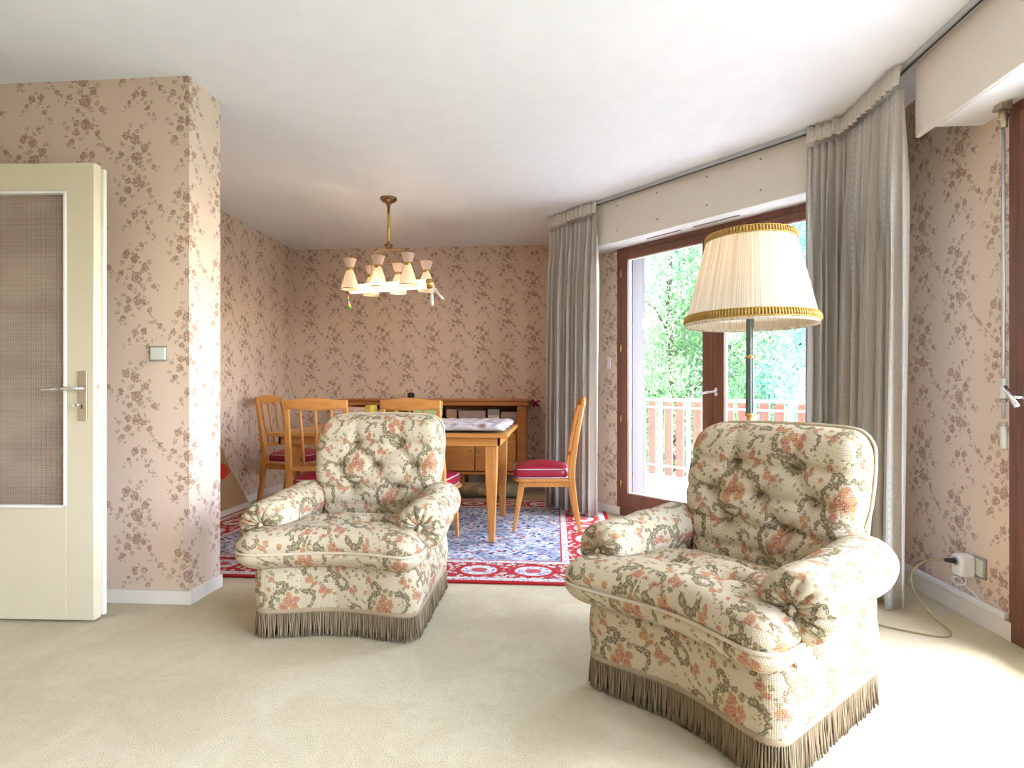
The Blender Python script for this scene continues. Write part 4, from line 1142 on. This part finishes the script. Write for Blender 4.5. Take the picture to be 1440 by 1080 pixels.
# ------------------------------------------------------------------ curtains
def curtain(name, label, path, zt, folds, amp, zbot, seed):
    """path: list of xy points followed by the heading; folds hang below"""
    P = [Vector(p) for p in path]; seg = [0]
    for a, b in zip(P, P[1:]): seg.append(seg[-1] + (b - a).length)
    Lt = seg[-1]
    def at(s):
        s = max(0, min(Lt - 1e-6, s)); k = 0
        while seg[k+1] < s: k += 1
        f = (s - seg[k]) / (seg[k+1] - seg[k]); d = (P[k+1] - P[k]).normalized()
        # blend direction near bends
        return P[k].lerp(P[k+1], f), d
    rnd = random.Random(seed); ph = [rnd.uniform(0, 6.28) for _ in range(6)]
    NU = folds * 12; R = []; zs = [zt + .002, zt - .045, zt - .085, zt - .10, zt - .16] + [lerp(zt - .2, zbot, k/14) for k in range(15)]
    hs = []; Ls = []
    for zi, z in enumerate(zs):
        f = (zt - z) / (zt - zbot); row = []
        for u in range(NU + 1):
            s = Lt * u / NU; p, d = at(s); nrm = Vector((d.y, -d.x))       # into the room
            th = u / 12 * 2*PI
            jig = .5*sin(th*.31 + ph[0]) + .3*sin(th*.17 + ph[1])
            am = amp * lerp(.30, 1.0, sstep(.03, .25, f)) * (1 + .35*jig)
            if zi < 3: am = .006; 
            off = am * (sin(th + jig*1.2*f) + .35*sin(2*th + ph[2] + f*1.5) + .25*sin(.5*th + ph[3])) + (0.0 if zi < 3 else .0)
            sl = .35 * amp * cos(th + jig) * sstep(.1, .4, f)
            swell = .02 * sstep(0, 1, f)
            q = p + nrm * (off + swell) + d * sl
            zz = z
            if zi == len(zs) - 1: zz += .012 * sin(th*.5 + ph[4])
            row.append((q.x, q.y, zz))
        R.append(row)
    t_ = thing(name, label, 'curtain', (P[0].x, P[0].y, 0)); dx, dy = P[0].x, P[0].y
    full = Lt * 2.2
    def UV(i, k): return (full * k / NU, zs[i])
    m = MB(); m.rings([[(x - dx, y - dy, z) for x, y, z in r] for r in R[3:]], False, uv=lambda i, k: UV(i + 3, k)); m.build('fabric', M['curtain'], t_, True, solid=.0015)
    # heading tape with pencil pleats
    m = MB(); R2 = []
    NPL = max(6, int(Lt / .042)); K = 10; rn2 = random.Random(seed + 1); hs_ = [rn2.uniform(-.5, .5) for _ in range(NPL + 2)]
    for zi, z in enumerate([zt + .004, zt - .03, zt - .06, zt - .088]):
        row = []
        for u in range(NPL * K + 1):
            k_, fr_ = divmod(u, K); fr_ /= K; w_ = abs(sin(PI * fr_)) ** .55
            s_ = Lt * (k_ + fr_ + .30 * sin(2*PI*fr_) * (1 if zi else .6) + .18 * hs_[k_] * sin(PI*fr_)) / NPL
            p, d = at(s_); nrm = Vector((d.y, -d.x))
            q = p + nrm * (.002 + .026*w_*(1 + .4*hs_[k_]) + .014*zi/3); row.append((q.x - dx, q.y - dy, z + .004*w_ + .004*hs_[k_]))
        R2.append(row)
    m.rings(R2, False, uv=lambda i, k: (Lt * k / (NPL*K) * 2, i*.03)); m.build('heading_tape', M['tape'], t_, True, solid=.003)
    return t_
M['tape'] = mat_translucent('cream_heading_tape', (.86, .82, .75), .30)
ra = railpt(.035)
a0 = HA0 + dA * ((-.0 - HA0.x) / dA.x) - nA * .062
a1 = HA0 - nA * .062 + dA * .005
curtain('curtain', 'grey striped voile curtain at the left of the balcony window, beside the back wall', [a0, a1], H - .016, 11, .036, .025, 3)
b0 = HA0 + dA * ((1.47 - HA0.x) / dA.x) - nA * .062
b1 = railpt(.062)[1]
b2 = Vector((1.63 - .062, 2.70))
curtain('curtain', 'grey striped voile curtain turning the corner behind the right armchair', [b0, b1, b2], H - .016, 18, .036, .022, 8)

# ------------------------------------------------------------------ socket, plug, cords
sk = thing('wall_socket', 'grey-framed wall socket above the cable duct on the right wall', 'socket', (XR, 2.613, .245))
m = MB(); m.box((-.010, -.042, -.045), (0, .042, .045)); m.build('frame_plate', M['sockfr'], sk, bevel=.003)
m = MB(); m.box((-.015, -.033, -.036), (-.006, .033, .036)); m.build('face_plate', M['socket'], sk, bevel=.003)
tp = thing('plug_timer', 'white plug-in timer with a black plug, pushed into the right wall socket', 'plug', (XR - .010, 2.64, .245))
m = rbox((-.072, -.03, -.048), (-.006, .03, .048), .012, (8, 8, 10)); o = weld(m.build('housing', M['plug'], tp, True))
m = MB(); m.tube([(-.071, .0, .018), (-.075, 0, .018)], .020, 20); m.build('socket_recess', M['sockfr'], tp, True)
m = MB(); m.tube([(-.073, 0, .018), (-.095, .004, .018), (-.115, .01, .018)], [.013, .010, .006], 10); m.build('black_plug', M['black'], tp, True)
def smoothp(pts, n=8):
    out = []; P = [Vector(p) for p in pts]; P = [P[0]] + P + [P[-1]]
    for i in range(1, len(P) - 2):
        for k in range(n):
            t = k / n; p0, p1, p2, p3 = P[i-1], P[i], P[i+1], P[i+2]
            out.append(.5*((2*p1) + (-p0+p2)*t + (2*p0-5*p1+4*p2-p3)*t*t + (-p0+3*p1-3*p2+p3)*t**3))
    out.append(P[-2]); return out
m = MB(); m.tube(smoothp([(XR-.125, 2.65, .263), (XR-.18, 2.67, .255), (XR-.24, 2.68, .20), (XR-.25, 2.65, .12), (XR-.22, 2.57, .04), (XR-.20, 2.49, .008), (XR-.26, 2.45, .006), (1.46, 2.50, .006), (1.34, 2.58, .006), (1.2, 2.62, .006), (1.1, 2.62, .006), (LX+.15, LY, .006)]), .0035, 8)
tag(m.build('lamp_cord', M['cord'], smooth=True), 'brown electric cord looping from the plug down across the carpet to the floor lamp', 'cord')
m = MB(); m.tube(smoothp([(XR-.04, 2.64, .198), (XR-.045, 2.635, .165), (XR-.06, 2.665, .15), (XR-.05, 2.71, .165), (XR-.03, 2.70, .17), (XR-.03, 2.65, .15), (XR-.02, 2.61, .125), (XR-.012, 2.60, .108)]), .0035, 8)
tag(m.build('white_cable', M['plug'], smooth=True), 'white curled cable hanging from the plug-in timer to the duct', 'cable')

# ------------------------------------------------------------------ balcony and outside
def Bal(t, off): return A(t, off)
m = MB(); m.prism([A(-.62, .205), A(2.02, .205), A(2.85, 2.2), A(-2.2, 2.2), A(-2.2, 1.3)], -.16, -.012); m.prism([(XR + .205, -4), (XR + 2.3, -4), (XR + 2.3, 4.0), (XR + .205, 3.3)], -.161, -.010);  # second slab: unseen deck by the right wall, added for neutral bounce light
bs = struct(m.build('floor_balcony', M['deck']))
m = MB()
for k in range(14):
    o0 = .21 + k*.142; ts = lerp(-.62, -2.2, min(1, (o0 + .13 - .2) / 1.1)); m.prism([A(ts, o0), A(2.02 + (o0-.2)*.41, o0), A(2.02 + (o0-.2)*.41, o0 + .136), A(ts, o0 + .136)], -.012, .002)
m.build('deck_boards', M['deck'], bs)
rg = thing('balcony_railing', 'white metal balcony railing with red-brown wooden boards outside the window', 'railing')
OFF = 1.88
m = MB()
for z, h, w_ in ((.885, .03, .04), (.80, .022, .012), (.13, .022, .012)):
    m.prism([A(-2.1, OFF), A(2.5, OFF), A(2.5, OFF + w_), A(-2.1, OFF + w_)], z, z + h)
m.build('rail', M['rail'], rg)
t_ = -2.05; k = 0
while t_ < 2.5:
    m = MB()
    if k % 3 == 2:
        m.prism([A(t_, OFF - .01), A(t_ + .03, OFF - .01), A(t_ + .03, OFF + .03), A(t_, OFF + .03)], 0, .89); m.build('post', M['rail'], rg); t_ += .075
    else:
        m.prism([A(t_, OFF + .015), A(t_ + .095, OFF + .015), A(t_ + .095, OFF + .035), A(t_, OFF + .035)], .03, .875); m.build('board', M['slat'], rg); t_ += .15
    k += 1
m = MB(); m.prism([A(.05, .065), A(.09, .065), A(.09, .225), A(.05, .225)], 0, 2.13); m.build('reveal_lining', M['partition'], wA, bevel=.003)
# unseen overhang slabs, added to cut direct sky light at the windows
m = MB(); m.prism([A(-.62, .25), A(2.0, .25), A(2.6, 1.7), A(-1.6, 1.7)], 2.75, 2.9); m.prism([(XR + .25, -4), (XR + 1.9, -4), (XR + 1.9, 3.6), (XR + .25, 3.3)], 2.75, 2.9); struct(m.build('added_overhang', M['render']))
m = MB(); m.box((-40, -40, -3.1), (60, 60, -3.0)); tag(m.build('lawn', M['grass']), 'green lawn below the balcony', 'grass', kind='structure')
# facade outside
m = MB(); wallquad(m, A(-.5, .2), A(-.03, .2), -3, 2.9, .05, nA); wallquad(m, A(1.76, .2), A(2.0, .2), -3, 2.9, .05, nA); wallquad(m, (XR + .2, BO0), (XR + .2, YN), -3, 2.9, .05, (1, 0)); struct(m.build('wall_facade', M['render']))
def tree(label, x, y, r, h, mat, n, seed, droop=0, ls=.09):
    rnd = random.Random(seed)
    t_ = thing('garden_tree', label, 'tree', (x, y, -3.0))
    m = MB(); pts = [(0, 0, 0), (.1, .05, h*.35), (-.05, .1, h*.7), (0, 0, h*.9)]
    m.tube(pts, [.12, .10, .06, .02], 8)
    for k in range(7):
        a = rnd.uniform(0, 6.28); z = rnd.uniform(.25, .7)*h; l = r*.8
        m.tube([(0, 0, z), (l*.5*cos(a), l*.5*sin(a), z + .5), (l*cos(a), l*sin(a), z + .6)], [.025, .018, .008], 6)
    m.build('trunk', M['bark'], t_, True)
    m = MB(); cl = []
    for k in range(90):
        a = rnd.uniform(0, 6.28); zz = rnd.uniform(.15, 1.0); rr = r * math.sqrt(rnd.uniform(.0, 1)) * (1 - .55*max(0, zz-.5)*1.6)
        cl.append((rr*cos(a), rr*sin(a), zz*h, rnd.uniform(.4, .9)))
    for i in range(n):
        cx_, cy_, cz_, cr_ = rnd.choice(cl)
        d = Vector((rnd.gauss(0, 1), rnd.gauss(0, 1), rnd.gauss(0, 1))).normalized() * cr_ * rnd.uniform(.5, 1)
        p = Vector((cx_, cy_, cz_)) + d
        if droop: p.z -= rnd.uniform(0, 1)**2 * droop
        u = Vector((rnd.gauss(0, 1), rnd.gauss(0, 1), rnd.gauss(0, 1) - droop)).normalized(); v = u.cross(Vector((rnd.gauss(0, 1), rnd.gauss(0, 1), rnd.gauss(0, 1)))).normalized()
        L_ = ls * rnd.uniform(.6, 1.3); W_ = L_ * (.28 if droop else .45)
        o = len(m.v); m.v += [tuple(p - u*L_*.5), tuple(p + v*W_*.5), tuple(p + u*L_*.5), tuple(p - v*W_*.5)]; m.face([o, o+1, o+2, o+3])
    m.build('foliage', mat, t_)
    return t_
def out(px, d):          # ground point in a given direction and distance
    th = math.radians(4.29); lat = (px - 720) / 800 * d
    return -d*sin(th) + lat*cos(th), d*cos(th) + lat*sin(th)
x, y = out(945, 10.5); tree('weeping yellow-green tree beyond the balcony, seen through the left pane', x, y, 1.9, 8.2, M['leafa'], 60000, 1, droop=.9, ls=.105)
x, y = out(1090, 11.0); tree('blue-green tree beyond the balcony, seen through the right pane', x, y, 2.1, 7.8, M['leafb'], 60000, 2, droop=.2, ls=.10)
x, y = out(880, 15); tree('tall distant tree at the left edge of the balcony view', x, y, 2.6, 9.5, M['leafb'], 30000, 3, ls=.18)
x, y = out(1010, 16); tree('distant tree behind the middle of the balcony view', x, y, 2.8, 9.0, M['leafa'], 34000, 4, ls=.18)
x, y = out(1180, 15); tree('distant tree at the right edge of the balcony view', x, y, 2.8, 9.0, M['leafb'], 30000, 5, ls=.18)

# ------------------------------------------------------------------ light
sc = bpy.context.scene
wd = bpy.data.worlds.new('World'); sc.world = wd; wd.use_nodes = True; nt = wd.node_tree
bg = nt.nodes['Background']; sky = nt.nodes.new('ShaderNodeTexSky'); sky.sky_type = 'NISHITA'; sky.sun_disc = False; sky.sun_elevation = math.radians(48); sky.sun_rotation = math.radians(100); sky.air_density = 1.0; sky.dust_density = 1.5; sky.ozone_density = .6
hs = nt.nodes.new('ShaderNodeHueSaturation'); hs.inputs['Saturation'].default_value = .75
nt.links.new(sky.outputs[0], hs.inputs['Color']); tn = nt.nodes.new('ShaderNodeMix'); tn.data_type = 'RGBA'; tn.blend_type = 'MULTIPLY'; tn.inputs[0].default_value = 1; tn.inputs[7].default_value = (.97, .99, 1.09, 1); nt.links.new(hs.outputs[0], tn.inputs[6]); nt.links.new(tn.outputs[2], bg.inputs[0]); bg.inputs[1].default_value = SKY = 1.6
def portal(name, loc, rot, sx, sy):
    l = bpy.data.lights.new(name, 'AREA'); l.shape = 'RECTANGLE'; l.size = sx; l.size_y = sy; l.cycles.is_portal = True
    o = bpy.data.objects.new(name, l); COL.objects.link(o); o.location = loc; o.rotation_euler = rot; return o
# area light emits along -Z ; rotate to face into the room
angA = math.atan2(-nA.y, -nA.x)
pc = A((T0 + T1)/2, .12); portal('portal_a', (pc[0], pc[1], 1.1), (PI/2, 0, angA + PI/2 + PI), 1.75, 2.15)
portal('portal_b', (XR + .12, (BO0 + BO1)/2, 1.1), (PI/2, 0, PI/2), BO1 - BO0, 2.15)
def lamp(name, loc, e, c, r=.03, parent=None):
    l = bpy.data.lights.new(name, 'POINT'); l.energy = e; l.color = c; l.shadow_soft_size = r
    o = bpy.data.objects.new(name, l); COL.objects.link(o); o.location = loc
lamp('floor_lamp_light', (LX, LY, 1.55), 2.2, (1, .72, .42), .035)
lamp('chandelier_light', (-1.285, 4.33, H - .685 - .06), 4, (1, .72, .45), .06)
# ------------------------------------------------------------------ camera
cam = bpy.data.cameras.new('Camera'); co = bpy.data.objects.new('Camera', cam); COL.objects.link(co); sc.camera = co
cam.sensor_width = 36; cam.lens = 20; cam.shift_y = 8/1440; cam.clip_start = .05
co.location = (0, 0, 1.015); co.rotation_euler = (PI/2, 0, math.radians(4.29))
sc.view_settings.view_transform = 'Standard'; sc.view_settings.look = 'None'; sc.view_settings.gamma = 1; sc.view_settings.use_curve_mapping = False
sc.view_settings.exposure = 1.5
